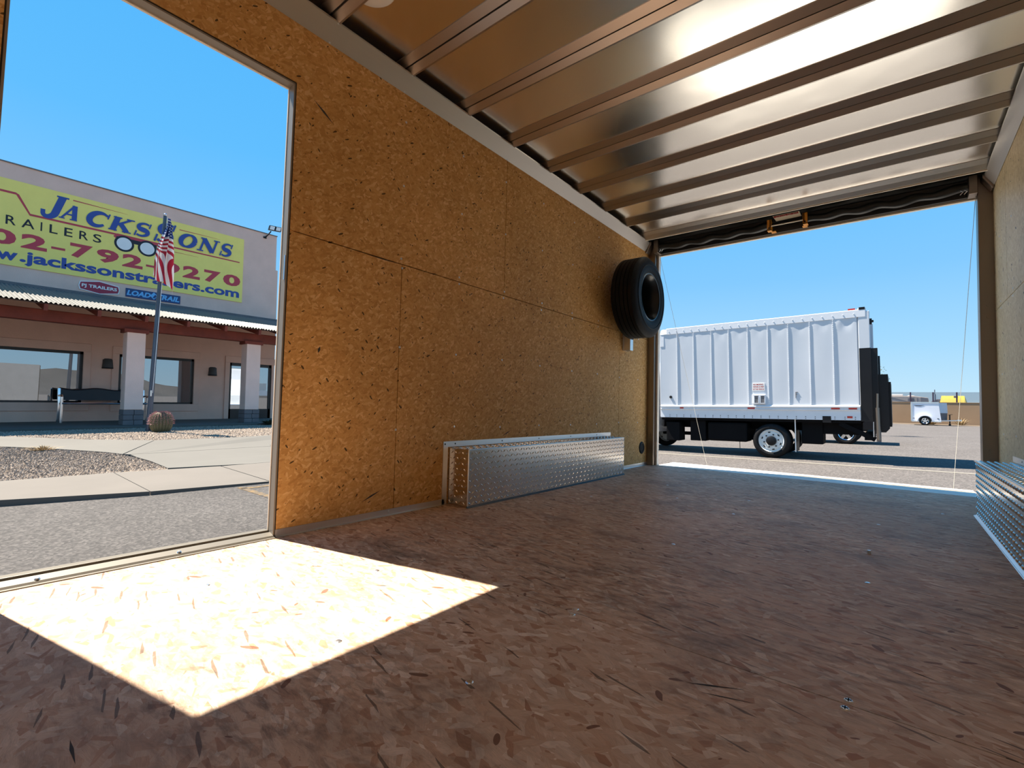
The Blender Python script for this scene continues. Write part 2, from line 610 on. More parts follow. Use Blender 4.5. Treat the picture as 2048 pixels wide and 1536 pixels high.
def place(o, loc, ext=False, vmap=None, rot=None):
    l2 = Vector(vmap(loc)) if vmap else Vector(loc)
    ROOT[o.name] = (l2, vmap)
    m = Matrix.Translation(l2)
    if rot is not None:
        m = m @ rot
    o.matrix_world = (EXT @ m) if ext else m


def mesh_of(mb, off=(0, 0, 0), vmap=None, smooth_=False, name='mesh'):
    vv = [vmap(p) for p in mb.v] if vmap else mb.v
    me = bpy.data.meshes.new(name)
    me.from_pydata([(p[0] - off[0], p[1] - off[1], p[2] - off[2]) for p in vv], [], mb.f)
    me.validate()
    import bmesh
    bm = bmesh.new()
    bm.from_mesh(me)
    bmesh.ops.recalc_face_normals(bm, faces=bm.faces)
    bm.to_mesh(me)
    bm.free()
    if smooth_:
        me.shade_smooth()
        try:
            me.set_sharp_from_angle(angle=math.radians(38))
        except Exception:
            pass
    return me


def part(parent, name, mb, m, smooth_=False, bevel=0.0, label=None, kind=None, top=None):
    """a mesh part; coordinates are those of the place, the root's base is subtracted"""
    r = top or parent
    while r.parent is not None:
        r = r.parent
    off, vmap = ROOT[r.name]
    me = mesh_of(mb, off, vmap, smooth_, name)
    me.materials.append(m)
    o = link(name, me, parent)
    if bevel:
        add_bevel(o, bevel)
    return tag(o, label, None, None, kind)


def add_bevel(o, w, seg=2):
    b = o.modifiers.new('bevel', 'BEVEL')
    b.width = w
    b.segments = seg
    b.limit_method = 'ANGLE'


def solo(name, mb, m, label=None, cat=None, loc=(0, 0, 0), ext=False, vmap=None, smooth_=False, bevel=0.0, group=None, kind=None):
    """a thing that is one mesh"""
    l2 = Vector(vmap(loc)) if vmap else Vector(loc)
    me = mesh_of(mb, l2, vmap, smooth_, name)
    me.materials.append(m)
    o = link(name, me)
    place(o, loc, ext, vmap)
    if bevel:
        add_bevel(o, bevel)
    return tag(o, label, cat, group, kind)


def inst(parent, src, name, loc, rot=None):
    """another copy of a part's mesh under a thing, moved by loc"""
    o = src.copy()
    o.name = name
    COL.objects.link(o)
    o.parent = parent
    o.location = loc
    if rot:
        o.rotation_euler = rot
    return o


# ------------------------------------------------------------------ the trailer's shell
X_R = 2.428
Y_REAR = 4.55
Y_FRONT = -3.7
Z_CEIL = 2.205
D_Y0, D_Y1, D_Z = 0.10, 0.90, 1.83      # side door opening
E_Y0, E_Y1, E_Z0, E_Z = -3.10, -0.65, 0.0, 1.95     # wide side opening added further forward, out of view, to let daylight in

screw_mb = MB().lathe([(0.0005, 0.0018), (0.0045, 0.0014), (0.0062, 0.0)], 'z', (0, 0, 0), 10)
ME_SCREW_Z = mesh_of(screw_mb, name='screw')
ME_SCREW_Z.materials.append(M_ZINC)
screw_mb = MB().lathe([(0.0005, 0.0018), (0.0045, 0.0014), (0.0062, 0.0)], 'x', (0, 0, 0), 10)
ME_SCREW_X = mesh_of(screw_mb, name='screw')
ME_SCREW_X.materials.append(M_ZINC)


def screw(parent, me, loc, name='screw'):
    o = link(name, me, parent)
    o.location = loc
    return o


# floor: OSB sheets laid across, with open joints
fl = empty('floor', kind='structure')
part(fl, 'subfloor', MB().box(-0.05, X_R + 0.06, Y_FRONT, Y_REAR, -0.09, -0.022), M_BLACK_MATT)
seams = [Y_FRONT, -2.55, -1.33, -0.11, 1.11, 2.33, 3.55, Y_REAR]
for a, b in zip(seams[:-1], seams[1:]):
    part(fl, 'floor_sheet', MB().box(-0.002, X_R + 0.002, a + 0.0016, b - 0.0016, -0.0215, 0.0), M_OSB_FLOOR)
for x, y in ((1.826, 1.126), (1.823, 1.093), (1.826, 1.94), (1.2, 1.93), (0.62, 1.126), (0.6, 1.094), (1.23, 1.13), (1.24, 1.095), (0.45, 2.6), (0.85, 2.95),
             (1.25, 0.70), (0.92, 0.62), (0.35, 0.55), (0.6, 0.95), (1.2, 3.2), (1.83, 3.0), (2.1, 3.6), (1.23, 2.72), (0.62, 3.4)):
    o = screw(fl, ME_SCREW_Z, (x, y, 0.0002))
    o.scale = (1.35, 1.35, 1.0)
# cross recess on the two near screws
for x, y in ((1.826, 1.126), (1.823, 1.093)):
    part(fl, 'screw_recess', MB().box(x - 0.005, x + 0.005, y - 0.0011, y + 0.0011, 0.002, 0.0028).box(x - 0.0011, x + 0.0011, y - 0.005, y + 0.005, 0.002, 0.0028), M_BLACK_MATT)
part(fl, 'screw_driven_proud', MB().cyl('z', (1.815, 2.351, 0), 0.006, 0.001, 0.012, 10), M_ZINC)

M_GOUGE = mat('gouge_dark', (0.035, 0.022, 0.015), 0.8)
for (xa, ya), (xb, yb_), w in (((1.57, 0.98), (1.668, 1.032), 0.007), ((0.892, 0.177), (0.965, 0.172), 0.006), ((1.915, 1.344), (1.965, 1.328), 0.005), ((1.60, 0.965), (1.70, 1.00), 0.004), ((0.70, 0.874), (0.742, 0.90), 0.005)):
    d = Vector((xb - xa, yb_ - ya, 0))
    n_ = Vector((-d.y, d.x, 0)).normalized() * w / 2
    a_, b_ = Vector((xa, ya, 0.0004)), Vector((xb, yb_, 0.0004))
    m_ = a_ + d * 0.4
    part(fl, 'gouge', MB().add([a_, m_ - n_, b_, m_ + n_ * 0.7], [(0, 1, 2, 3)]), M_GOUGE)

# left wall: outer skin, then OSB sheets with joints
wl = empty('wall_left', kind='structure')
part(wl, 'outer_skin', MB().box(-0.066, -0.060, Y_FRONT, E_Y0, -0.45, 2.30).box(-0.066, -0.060, E_Y1, D_Y0 - 0.01, -0.45, 2.30)
     .box(-0.066, -0.060, E_Y0, E_Y1, E_Z, 2.30).box(-0.066, -0.060, E_Y0, E_Y1, -0.45, 0.0).box(-0.066, -0.060, D_Y1 + 0.012, Y_REAR, -0.45, 2.30)
     .box(-0.066, -0.060, D_Y0 - 0.01, D_Y1 + 0.012, D_Z + 0.012, 2.30).box(-0.066, -0.060, D_Y0, D_Y1, -0.45, 0.0), M_SKIN)
Z_S = 1.225
g = 0.0024
for (a, b, c, d) in ((Y_FRONT, E_Y0, 0.0, Z_S), (E_Y1, D_Y0 - 0.006, 0.0, Z_S), (D_Y1 + 0.007, 1.47, 0.0, Z_S), (1.47, 3.87, 0.0, Z_S), (3.87, Y_REAR, 0.0, Z_S),
                     (Y_FRONT, E_Y0, Z_S, 2.13), (E_Y0, E_Y1, E_Z, 2.13), (E_Y1, D_Y0 - 0.006, Z_S, 2.13), (D_Y1 + 0.007, 2.26, Z_S, 2.13), (2.26, Y_REAR, Z_S, 2.13),
                     (D_Y0 - 0.006, D_Y1 + 0.007, D_Z + 0.007, 2.13)):
    nosplit_l = g if a not in (D_Y0 - 0.006, D_Y1 + 0.007) else 0
    nosplit_r = g if b not in (D_Y0 - 0.006, D_Y1 + 0.007) else 0
    if b == 2.26 and c == Z_S or (a == D_Y0 - 0.006):
        nosplit_l = 0
    part(wl, 'wall_sheet', MB().box(-0.013, 0.0, a + nosplit_l, b - nosplit_r, c + g, d - g), M_OSB_WALL)
for y in (1.47, 1.865, 2.26, 2.665, 3.07, 3.47, 3.87, 4.27):
    for z in (0.412, 0.818, 1.208, 1.252, 1.62, 1.95):
        if 3.6 < y < 4.1 and z > 1.2:
            continue
        screw(wl, ME_SCREW_X, (0.0002, y + random.uniform(-.008, .008), z + random.uniform(-.006, .006)))

M_SCUFF = mat('scuff_grey', (0.06, 0.05, 0.04), 0.8)
for (ya, za), (yb_, zb_), w in (((1.289, 0.082), (1.395, 0.126), 0.010), ((0.979, 1.808), (1.077, 1.743), 0.012), ((1.252, 1.221), (1.457, 1.2225), 0.005), ((2.282, 0.351), (2.364, 0.386), 0.008), ((1.05, 0.74), (1.058, 0.77), 0.014)):
    d = Vector((0, yb_ - ya, zb_ - za))
    n_ = Vector((0, -d.z, d.y)).normalized() * w / 2
    a_, b_ = Vector((0.0004, ya, za)), Vector((0.0004, yb_, zb_))
    m_ = (a_ + b_) / 2
    part(wl, 'scuff_mark', MB().add([a_, m_ - n_ * 0.8, b_, m_ + n_], [(0, 1, 2, 3)]), M_SCUFF)

wr = empty('wall_right', kind='structure')
part(wr, 'outer_skin', MB().box(X_R + 0.056, X_R + 0.062, Y_FRONT, Y_REAR, -0.45, 2.30), M_SKIN)
for (a, b, c, d) in ((Y_FRONT, -1.62, 0, 1.255), (-1.62, 0.82, 0, 1.255), (0.82, 3.26, 0, 1.255), (3.26, Y_REAR, 0, 1.255), (Y_FRONT, -0.84, 1.255, 2.13), (-0.84, 1.6, 1.255, 2.13), (1.6, 4.04, 1.255, 2.13), (4.04, Y_REAR, 1.255, 2.13)):
    part(wr, 'wall_sheet', MB().box(X_R, X_R + 0.013, a + g, b - g, c + g, d - g), M_OSB_RIGHT)
for y in (3.07, 3.26, 3.47, 3.87, 4.27):
    for z in (0.44, 0.818, 1.238, 1.282, 1.7):
        screw(wr, ME_SCREW_X, (X_R - 0.0002, y, z)).rotation_euler = (0, 0, pi)

wf = empty('wall_front', kind='structure')
part(wf, 'outer_skin', MB().box(-0.06, X_R + 0.056, Y_FRONT - 0.06, Y_FRONT - 0.054, -0.45, 2.30), M_SKIN)
for (a, b, c, d) in ((0, 1.22, 0, 1.225), (1.22, X_R, 0, 1.225), (0, 1.22, 1.225, 2.13), (1.22, X_R, 1.225, 2.13)):
    part(wf, 'wall_sheet', MB().box(a + g, b - g, Y_FRONT - 0.013, Y_FRONT, c + g, d - g), M_FRONT)

# ceiling: bright sheet, steel roof bows every 0.403 m
ce = empty('ceiling', kind='structure')
part(ce, 'roof_skin', MB().box(-0.06, X_R + 0.06, Y_FRONT - 0.06, Y_REAR + 0.02, Z_CEIL + 0.06, Z_CEIL + 0.066), M_SKIN)
part(ce, 'ceiling_sheet', MB().box(-0.05, X_R + 0.05, Y_FRONT, Y_REAR, Z_CEIL, Z_CEIL + 0.004), M_CEIL)
bow = None
for k in range(22):
    yb = 4.285 - 0.4035 * k
    if yb < Y_FRONT + 0.1:
        break
    if bow is None:
        mb = MB()
        # flange, gap, web and bottom face of one bow, section in y-z
        mb.prism([(yb - 0.078, 2.2045), (yb - 0.078, 2.2025), (yb - 0.046, 2.180), (yb - 0.044, 2.182), (yb - 0.044, 2.2045)], 'x', -0.03, X_R + 0.03)
        mb.prism([(yb - 0.034, 2.2045), (yb - 0.034, 2.184), (yb - 0.008, 2.1605), (yb, 2.160), (yb, 2.163), (yb - 0.006, 2.1645), (yb - 0.006, 2.2045)], 'x', -0.03, X_R + 0.03)
        bow = part(ce, 'roof_bow', mb, M_BOW)
        gap = part(bow, 'gap_shade', MB().box(-0.03, X_R + 0.03, yb - 0.0445, yb - 0.0335, 2.187, 2.2045), M_GASKET, top=ce)  # black bar stands in for the shade in the bow's gap
        y0 = yb
    else:
        o = inst(ce, bow, 'roof_bow', (0, yb - y0, 0))
        inst(o, gap, 'gap_shade', (0, 0, 0))

# cove trims between walls and ceiling
for i, (s, xw) in enumerate(((1, 0.0), (-1, X_R))):
    t = empty('trim_%d' % (i + 1), kind='structure')
    part(t, 'cove_strip', MB().prism([(xw + s * 0.001, 2.087), (xw + s * 0.004, 2.083), (xw + s * 0.050, 2.160), (xw + s * 0.050, 2.168), (xw + s * 0.046, 2.168), (xw + s * 0.044, 2.160)], 'y', Y_FRONT, Y_REAR - 0.16), M_ALU_SAT)
    part(t, 'corner_cap', MB().prism([(xw + s * 0.001, 2.070), (xw + s * 0.012, 2.066), (xw + s * 0.060, 2.150), (xw + s * 0.060, 2.176), (xw + s * 0.001, 2.176)], 'y', Y_REAR - 0.16, Y_REAR - 0.07), M_STEEL_BROWN, bevel=0.006)
    for k in range(20):
        y = 4.265 - 0.4035 * k
        if y < Y_FRONT + 0.05:
            break
        screw(t, ME_SCREW_X, (xw + s * 0.006, y, 2.089), 'rivet').scale = (1.6, 0.8, 0.8)
        screw(t, ME_SCREW_X, (xw + s * 0.049, y + 0.012, 2.160), 'rivet').scale = (1.6, 0.8, 0.8)

# aluminium angle along the foot of the left wall
t3 = empty('trim_3', kind='structure')
for a, b in ((D_Y1 + 0.004, 1.80), (3.672, Y_REAR - 0.04), (E_Y1, D_Y0 - 0.01), (Y_FRONT, E_Y0)):
    part(t3, 'floor_angle', MB().prism([(0.0005, 0.0), (0.0005, 0.030), (0.004, 0.030), (0.004, 0.0035), (0.012, 0.0035), (0.012, 0.0)], 'y', a, b), M_ALU)
for y in (1.44, 3.96, 4.33):
    screw(t3, ME_SCREW_X, (0.004, y, 0.017))

# side door frame
d1 = empty('door_1', kind='structure')
part(d1, 'jamb', MB().box(-0.042, 0.001, D_Y1 - 0.004, D_Y1 + 0.002, -0.02, D_Z), M_JAMB)
part(d1, 'jamb', MB().box(-0.042, 0.001, D_Y0 - 0.002, D_Y0 + 0.004, -0.02, D_Z), M_JAMB)
part(d1, 'jamb_stop', MB().box(-0.046, -0.040, D_Y1 - 0.006, D_Y1 + 0.006, 0.02, D_Z - 0.004), M_CREAM)
part(d1, 'head', MB().box(-0.042, 0.001, D_Y0, D_Y1, D_Z - 0.004, D_Z + 0.002), M_JAMB)
part(d1, 'head_stop', MB().box(-0.050, -0.040, D_Y0, D_Y1 - 0.006, D_Z - 0.008, D_Z + 0.006), M_CREAM)
part(d1, 'gasket', MB().box(-0.03, -0.001, D_Y1 + 0.002, D_Y1 + 0.007, 0.0, D_Z + 0.006).box(-0.03, -0.001, D_Y0, D_Y1 + 0.002, D_Z + 0.002, D_Z + 0.007).box(-0.03, -0.001, D_Y0 - 0.006, D_Y0 - 0.002, 0, D_Z + 0.006), M_GASKET)
part(d1, 'sill', MB().box(-0.068, -0.034, D_Y0, D_Y1 - 0.004, -0.06, 0.0245), M_SILL, bevel=0.003)
part(d1, 'threshold', MB().prism([(-0.030, -0.02), (-0.030, 0.016), (-0.024, 0.0185), (0.004, 0.010), (0.010, 0.004), (0.018, 0.003), (0.018, 0.0)], 'y', D_Y0 - 0.03, D_Y1 + 0.004), M_SILL)
for y in (0.24, 0.585):
    part(d1, 'threshold_screw', MB().lathe([(0.0005, 0.0055), (0.005, 0.0045), (0.0075, 0.0)], 'z', (-0.004, y, 0.0118), 12), M_ZINC, True)
part(d1, 'strike_plate', MB().box(-0.010, -0.002, D_Y1 - 0.0065, D_Y1 - 0.004, 1.02, 1.12), M_CHROME)

# frame of the unseen side opening added behind the camera for daylight
d3 = empty('added_opening', kind='structure')
part(d3, 'jamb', MB().box(-0.062, 0.001, E_Y0 - 0.002, E_Y0 + 0.004, 0.0, E_Z), M_JAMB)
part(d3, 'jamb', MB().box(-0.062, 0.001, E_Y1 - 0.004, E_Y1 + 0.002, 0.0, E_Z), M_JAMB)
part(d3, 'head', MB().box(-0.062, 0.001, E_Y0, E_Y1, E_Z - 0.004, E_Z + 0.002), M_JAMB)
part(d3, 'sill', MB().box(-0.068, 0.012, E_Y0, E_Y1, -0.06, 0.012), M_JAMB)

# rear opening: posts and header
d2 = empty('door_2', kind='structure')
part(d2, 'rear_post', MB().box(-0.06, 0.068, Y_REAR - 0.07, Y_REAR + 0.03, -0.05, 2.20), M_STEEL_BROWN, bevel=0.004)
part(d2, 'post_edge', MB().box(0.068, 0.086, Y_REAR - 0.02, Y_REAR + 0.03, -0.03, 2.07), M_CREAM, bevel=0.003)
part(d2, 'rear_post', MB().box(2.352, X_R + 0.06, Y_REAR - 0.07, Y_REAR + 0.03, -0.05, 2.20), M_STEEL_BROWN, bevel=0.004)
for z in (1.30, 1.22, 0.32, 0.26):
    part(d2, 'post_bolt', MB().cyl('y', (2.395, 0, z), 0.012, Y_REAR - 0.078, Y_REAR - 0.07, 12), M_STEEL_BROWN)
for z in (0.36, 0.30):
    part(d2, 'post_bolt', MB().cyl('y', (0.035, 0, z), 0.010, Y_REAR - 0.078, Y_REAR - 0.07, 12), M_STEEL_BROWN)
part(d2, 'header_beam', MB().box(-0.05, X_R + 0.05, Y_REAR - 0.03, Y_REAR + 0.03, 2.075, 2.26), M_HEADER)
part(d2, 'header_recess', MB().box(0.0, X_R, 4.30, Y_REAR - 0.03, 2.194, 2.204), M_HEADER)
part(d2, 'header_lip', MB().box(0.06, 2.36, Y_REAR + 0.005, Y_REAR + 0.032, 2.062, 2.075), M_CREAM)
part(d2, 'header_angle', MB().box(0.03, 2.40, 4.288, 4.296, 2.152, 2.2), M_CREAM)
part(d2, 'sill_plate', MB().box(-0.05, X_R + 0.05, Y_REAR, Y_REAR + 0.02, -0.09, -0.003), M_BLACK)

# ------------------------------------------------------------------ ramp door lowered behind the sill, its cables and springs
rd = empty('ramp_door', 'lowered rear ramp door sloping to the ground behind the sill', 'ramp', (1.2, 4.58, 0))
prof = [(4.575, -0.004), (4.80, -0.006), (4.96, -0.012), (5.00, -0.024), (6.75, -0.60), (6.75, -0.64), (4.99, -0.075), (4.575, -0.05)]
part(rd, 'ramp_panel', MB().prism(prof, 'x', 0.075, 2.355), M_RAMP)
part(rd, 'hinge', MB().cyl('x', (0, 4.572, -0.012), 0.008, 0.1, 2.33, 10), M_BLACK)
part(rd, 'edge_strip', MB().box(0.09, 2.345, 4.86, 4.96, -0.010, -0.002), M_CREAM)
for lab, x0, x1, y1 in (('thin steel ramp cable in front of the box truck side', 0.100, 0.150, 5.80), ('thin steel ramp cable beside the right rear post', 2.345, 2.300, 5.72)):
    cb = empty('ramp_cable', lab, 'cable', (x1, y1, -0.27), group='ramp cables')
    part(cb, 'wire', MB().tube([(x0, 4.50, 2.07), (x1, y1, 0.04 if x1 < 1 else 0.07), (x1 + (x1 - x0) * .16, y1 + .24, -0.33)], 0.0016, 6), M_CABLE)
    part(cb, 'clamp', MB().cyl('z', (x1 + (x1 - x0) * .16, y1 + .24, 0), 0.012, -0.36, -0.31, 8), M_ZINC)

sp = empty('ramp_spring_assembly', 'black sleeved ramp springs with yellow brackets under the rear header', 'ramp spring', (1.21, 4.45, 2.06))


def sleeve(x0, x1, ph):
    mb = MB()
    n = 60
    path = []
    rs = []
    for i in range(n + 1):
        u = i / n
        x = x0 + (x1 - x0) * u
        env = sin(pi * u) ** 0.5
        path.append((x, 4.455 + 0.006 * sin(9 * u + ph), 2.128 - 0.016 * env + 0.010 * env * sin(2 * pi * 4.2 * u + ph)))
        rs.append(0.030 + 0.004 * sin(2 * pi * 4.2 * u + ph + 1.3))
    return mb.tube(path, rs, 14)


part(sp, 'spring_sleeve', sleeve(0.125, 1.075, 0.4), M_SLEEVE, True)
part(sp, 'spring_sleeve', sleeve(1.355, 2.300, 1.5), M_SLEEVE, True)
for x in (1.085, 1.345):
    s = 1 if x < 1.2 else -1
    br = part(sp, 'spring_bracket', MB().box(x - 0.016, x + 0.016, 4.410, 4.418, 2.070, 2.160).box(x - 0.016, x + 0.016, 4.410, 4.47, 2.070, 2.076).box(x + s * 0.004, x + s * 0.012, 4.41, 4.50, 2.08, 2.16)
              .box(x + s * 0.016 - 0.012, x + s * 0.016 + 0.022, 4.47, 4.52, 2.072, 2.078), M_YELLOW_BR)
    part(br, 'bolt', MB().cyl('y', (x, 0, 2.086), 0.006, 4.402, 4.41, 10), M_BLACK, top=sp)
part(sp, 'torsion_rod', MB().cyl('x', (0, 4.425, 2.108), 0.005, 1.09, 1.34, 10), M_CREAM, True)
part(sp, 'shaft', MB().cyl('x', (0, 4.455, 2.125), 0.012, 0.11, 2.31, 12), M_BLACK, True)
for x0, x1 in ((0.072, 0.118), (2.305, 2.350)):
    part(sp, 'end_bracket', MB().box(x0, x1, 4.42, 4.52, 2.062, 2.19), M_STEEL_BROWN, bevel=0.004)
for x in (0.135, 0.155, 2.285, 2.265):
    part(sp, 'end_clip', MB().tube([(x, 4.43, 2.10), (x + 0.012, 4.42, 2.085), (x - 0.004, 4.43, 2.070)], 0.003, 6), M_ZINC)
lb = empty('warning_label', 'cream warning label with red lettering between the yellow spring brackets', 'label', (1.21, 4.42, 2.165))
part(lb, 'sheet', MB().add([(1.112, 4.40, 2.180), (1.304, 4.40, 2.180), (1.318, 4.44, 2.148), (1.134, 4.44, 2.144), (1.112, 4.402, 2.182), (1.304, 4.402, 2.182), (1.318, 4.442, 2.150), (1.134, 4.442, 2.146)],
                           [(0, 1, 2, 3), (7, 6, 5, 4), (0, 4, 5, 1), (1, 5, 6, 2), (2, 6, 7, 3), (3, 7, 4, 0)]), M_PAPER)


# ------------------------------------------------------------------ lettering helpers
def text_mesh(body, box, P, bold=0.0, shear=0.0):
    """body fitted into box (u0,u1,v0,v1); P maps (u,v,w) to the place"""
    cu = bpy.data.curves.new('text', 'FONT')
    cu.body = body
    cu.offset = bold
    cu.shear = shear
    cu.resolution_u = 3
    to = bpy.data.objects.new('text', cu)
    COL.objects.link(to)
    bpy.context.view_layer.update()
    dg = bpy.context.evaluated_depsgraph_get()
    me = bpy.data.meshes.new_from_object(to.evaluated_get(dg))
    bpy.data.objects.remove(to)
    bpy.data.curves.remove(cu)
    vs_ = [v.co.copy() for v in me.vertices]
    fs = [tuple(p.vertices) for p in me.polygons]
    bpy.data.meshes.remove(me)
    xs = [v.x for v in vs_]
    ys = [v.y for v in vs_]
    u0, u1, v0, v1 = box
    sx = (u1 - u0) / (max(xs) - min(xs))
    sy = (v1 - v0) / (max(ys) - min(ys)) if v1 is not None else sx
    mb = MB()
    mb.add([P(u0 + (v.x - min(xs)) * sx, v0 + (v.y - min(ys)) * sy, 0) for v in vs_], fs)
    return mb


def ribbon(mb, pts, ws, P):
    """flat stroke of varying width"""
    n = len(pts)
    L, R_ = [], []
    for i in range(n):
        a = pts[max(i - 1, 0)]
        b = pts[min(i + 1, n - 1)]
        dx, dy = b[0] - a[0], b[1] - a[1]
        d = math.hypot(dx, dy) or 1
        nx, ny = -dy / d, dx / d
        w = ws[i] / 2
        L.append((pts[i][0] + nx * w, pts[i][1] + ny * w))
        R_.append((pts[i][0] - nx * w, pts[i][1] - ny * w))
    mb.add([P(u, v, 0) for u, v in L + R_], [(i, i + 1, n + i + 1, n + i) for i in range(n - 1)])


def serif_glyph(ch):
    """bold serif capital in a 0..1 box as a list of (points, widths)"""
    out = []

    def arc(cx, cy, rx, ry, a0, a1, n=18):
        return [(cx + rx * cos(math.radians(a0 + (a1 - a0) * i / n)), cy + ry * sin(math.radians(a0 + (a1 - a0) * i / n))) for i in range(n + 1)]

    def line(a, b, w):
        out.append(([a, b], [w, w]))

    def prof(n, w0, w1, w2):
        return [w0 + (w1 - w0) * sin(pi * i / (2 * n * 0.5)) if i <= n / 2 else w2 + (w1 - w2) * sin(pi * (n - i) / n) for i in range(n + 1)]
    if ch == 'J':
        line((0.72, 0.97), (0.72, 0.25), 0.22)
        a = arc(0.46, 0.25, 0.26, 0.21, 0, -170, 16)
        out.append((a, [0.22 - 0.10 * i / 16 for i in range(17)]))
        line((0.10, 0.22), (0.30, 0.22), 0.16)
        line((0.45, 0.97), (1.0, 0.97), 0.06)
    elif ch == 'A':
        line((0.14, 0.03), (0.54, 0.99), 0.09)
        line((0.54, 0.99), (0.84, 0.03), 0.21)
        line((0.28, 0.34), (0.72, 0.34), 0.08)
        line((0.0, 0.03), (0.32, 0.03), 0.06)
        line((0.60, 0.03), (1.0, 0.03), 0.06)
    elif ch == 'C':
        a = arc(0.54, 0.5, 0.43, 0.45, 50, 318, 26)
        out.append((a, [0.10 + 0.15 * sin(pi * i / 26) for i in range(27)]))
        line((0.93, 0.64), (0.93, 1.0), 0.06)
        line((0.80, 0.86), (0.94, 0.80), 0.12)
    elif ch == 'K':
        line((0.22, 0.0), (0.22, 1.0), 0.22)
        line((0.28, 0.42), (0.78, 0.96), 0.09)
        line((0.42, 0.58), (0.82, 0.03), 0.21)
        for a, b, v in ((0.04, 0.40, 0.97), (0.04, 0.40, 0.03), (0.60, 0.95, 0.97), (0.62, 1.0, 0.03)):
            line((a, v), (b, v), 0.06)
    elif ch == 'N':
        line((0.20, 0.0), (0.20, 1.0), 0.09)
        line((0.18, 0.97), (0.82, 0.03), 0.22)
        line((0.84, 0.0), (0.84, 1.0), 0.09)
        line((0.02, 0.97), (0.30, 0.97), 0.06)
        line((0.04, 0.03), (0.36, 0.03), 0.06)
        line((0.68, 0.97), (1.0, 0.97), 0.06)
    elif ch == 'O':
        a = arc(0.5, 0.5, 0.40, 0.45, 0, 360, 36)
        out.append((a, [0.10 + 0.13 * abs(cos(2 * pi * i / 36)) for i in range(37)]))
    elif ch == 'S':
        a = arc(0.48, 0.73, 0.34, 0.22, 40, 250, 14) + arc(0.50, 0.27, 0.36, 0.22, 75, -140, 14)
        n = len(a)
        out.append((a, [0.11 + 0.17 * math.exp(-((i - n / 2) / (n * 0.20)) ** 2) for i in range(n)]))
        line((0.83, 0.66), (0.83, 1.0), 0.07)
        line((0.12, 0.0), (0.12, 0.36), 0.07)
    return out


def serif_word(mb, items, P, shear):
    lay = 0
    for ch, (u0, u1, v0, v1) in items:
        sh = shear * (v1 - v0)
        w = (u1 - u0) - sh
        for pts, ws in serif_glyph(ch):
            q = [(u0 + p[0] * w + shear * p[1] * (v1 - v0), v0 + p[1] * (v1 - v0)) for p in pts]
            k = (w + (v1 - v0)) / 2
            lay += 1
            ribbon(mb, q, [x * k * 1.28 for x in ws], lambda u, v, w, d=lay * 0.0012: P(u, v, d))


PL = lambda u, v, w: (u, 4.3985 + (2.194 - v) * 50 / 34 * 0.02, v)
mb = MB()
for i in range(17):
    u = 1.122 + i * 0.0104
    ww = 0.007 if i % 4 else 0.009
    mb.box(u, u + ww, 4.402, 4.414, 2.1665 + (0.001 if i % 3 else 0), 2.1765)
part(lb, 'lettering', mb, M_RED_INK)

# ------------------------------------------------------------------ wheel-well boxes of tread plate
Y_N, Y_F, WW_H, WW_D = 1.826, 3.668, 0.303, 0.154


def treads(origin, du, dv, nrm, lu, lv, pu=0.0265, pv=0.0290):
    """raised lens-shaped bars in alternating directions on a rectangle"""
    mb = MB()
    o, du, dv, nrm = Vector(origin), Vector(du), Vector(dv), Vector(nrm)
    nu, nv = int(lu / pu), int(lv / pv)
    for j in range(nv):
        for i in range(nu):
            c = o + du * ((i + 0.5 + 0.5 * (j % 2)) * pu) + dv * ((j + 0.5) * lv / nv)
            if (i + 1 + 0.5 * (j % 2)) * pu > lu:
                continue
            s = 1 if (i + j) % 2 else -1
            a = (du * 0.75 + dv * s * 0.66).normalized()
            b = a.cross(nrm)
            L, W, H = 0.0125, 0.0042, 0.0032
            v = [c - a * L, c + b * W, c + a * L, c - b * W, c - a * L * 0.45 + nrm * H, c + a * L * 0.45 + nrm * H]
            mb.add(v, [(0, 3, 4), (3, 2, 5, 4), (2, 1, 5), (1, 0, 4, 5)])
    return mb


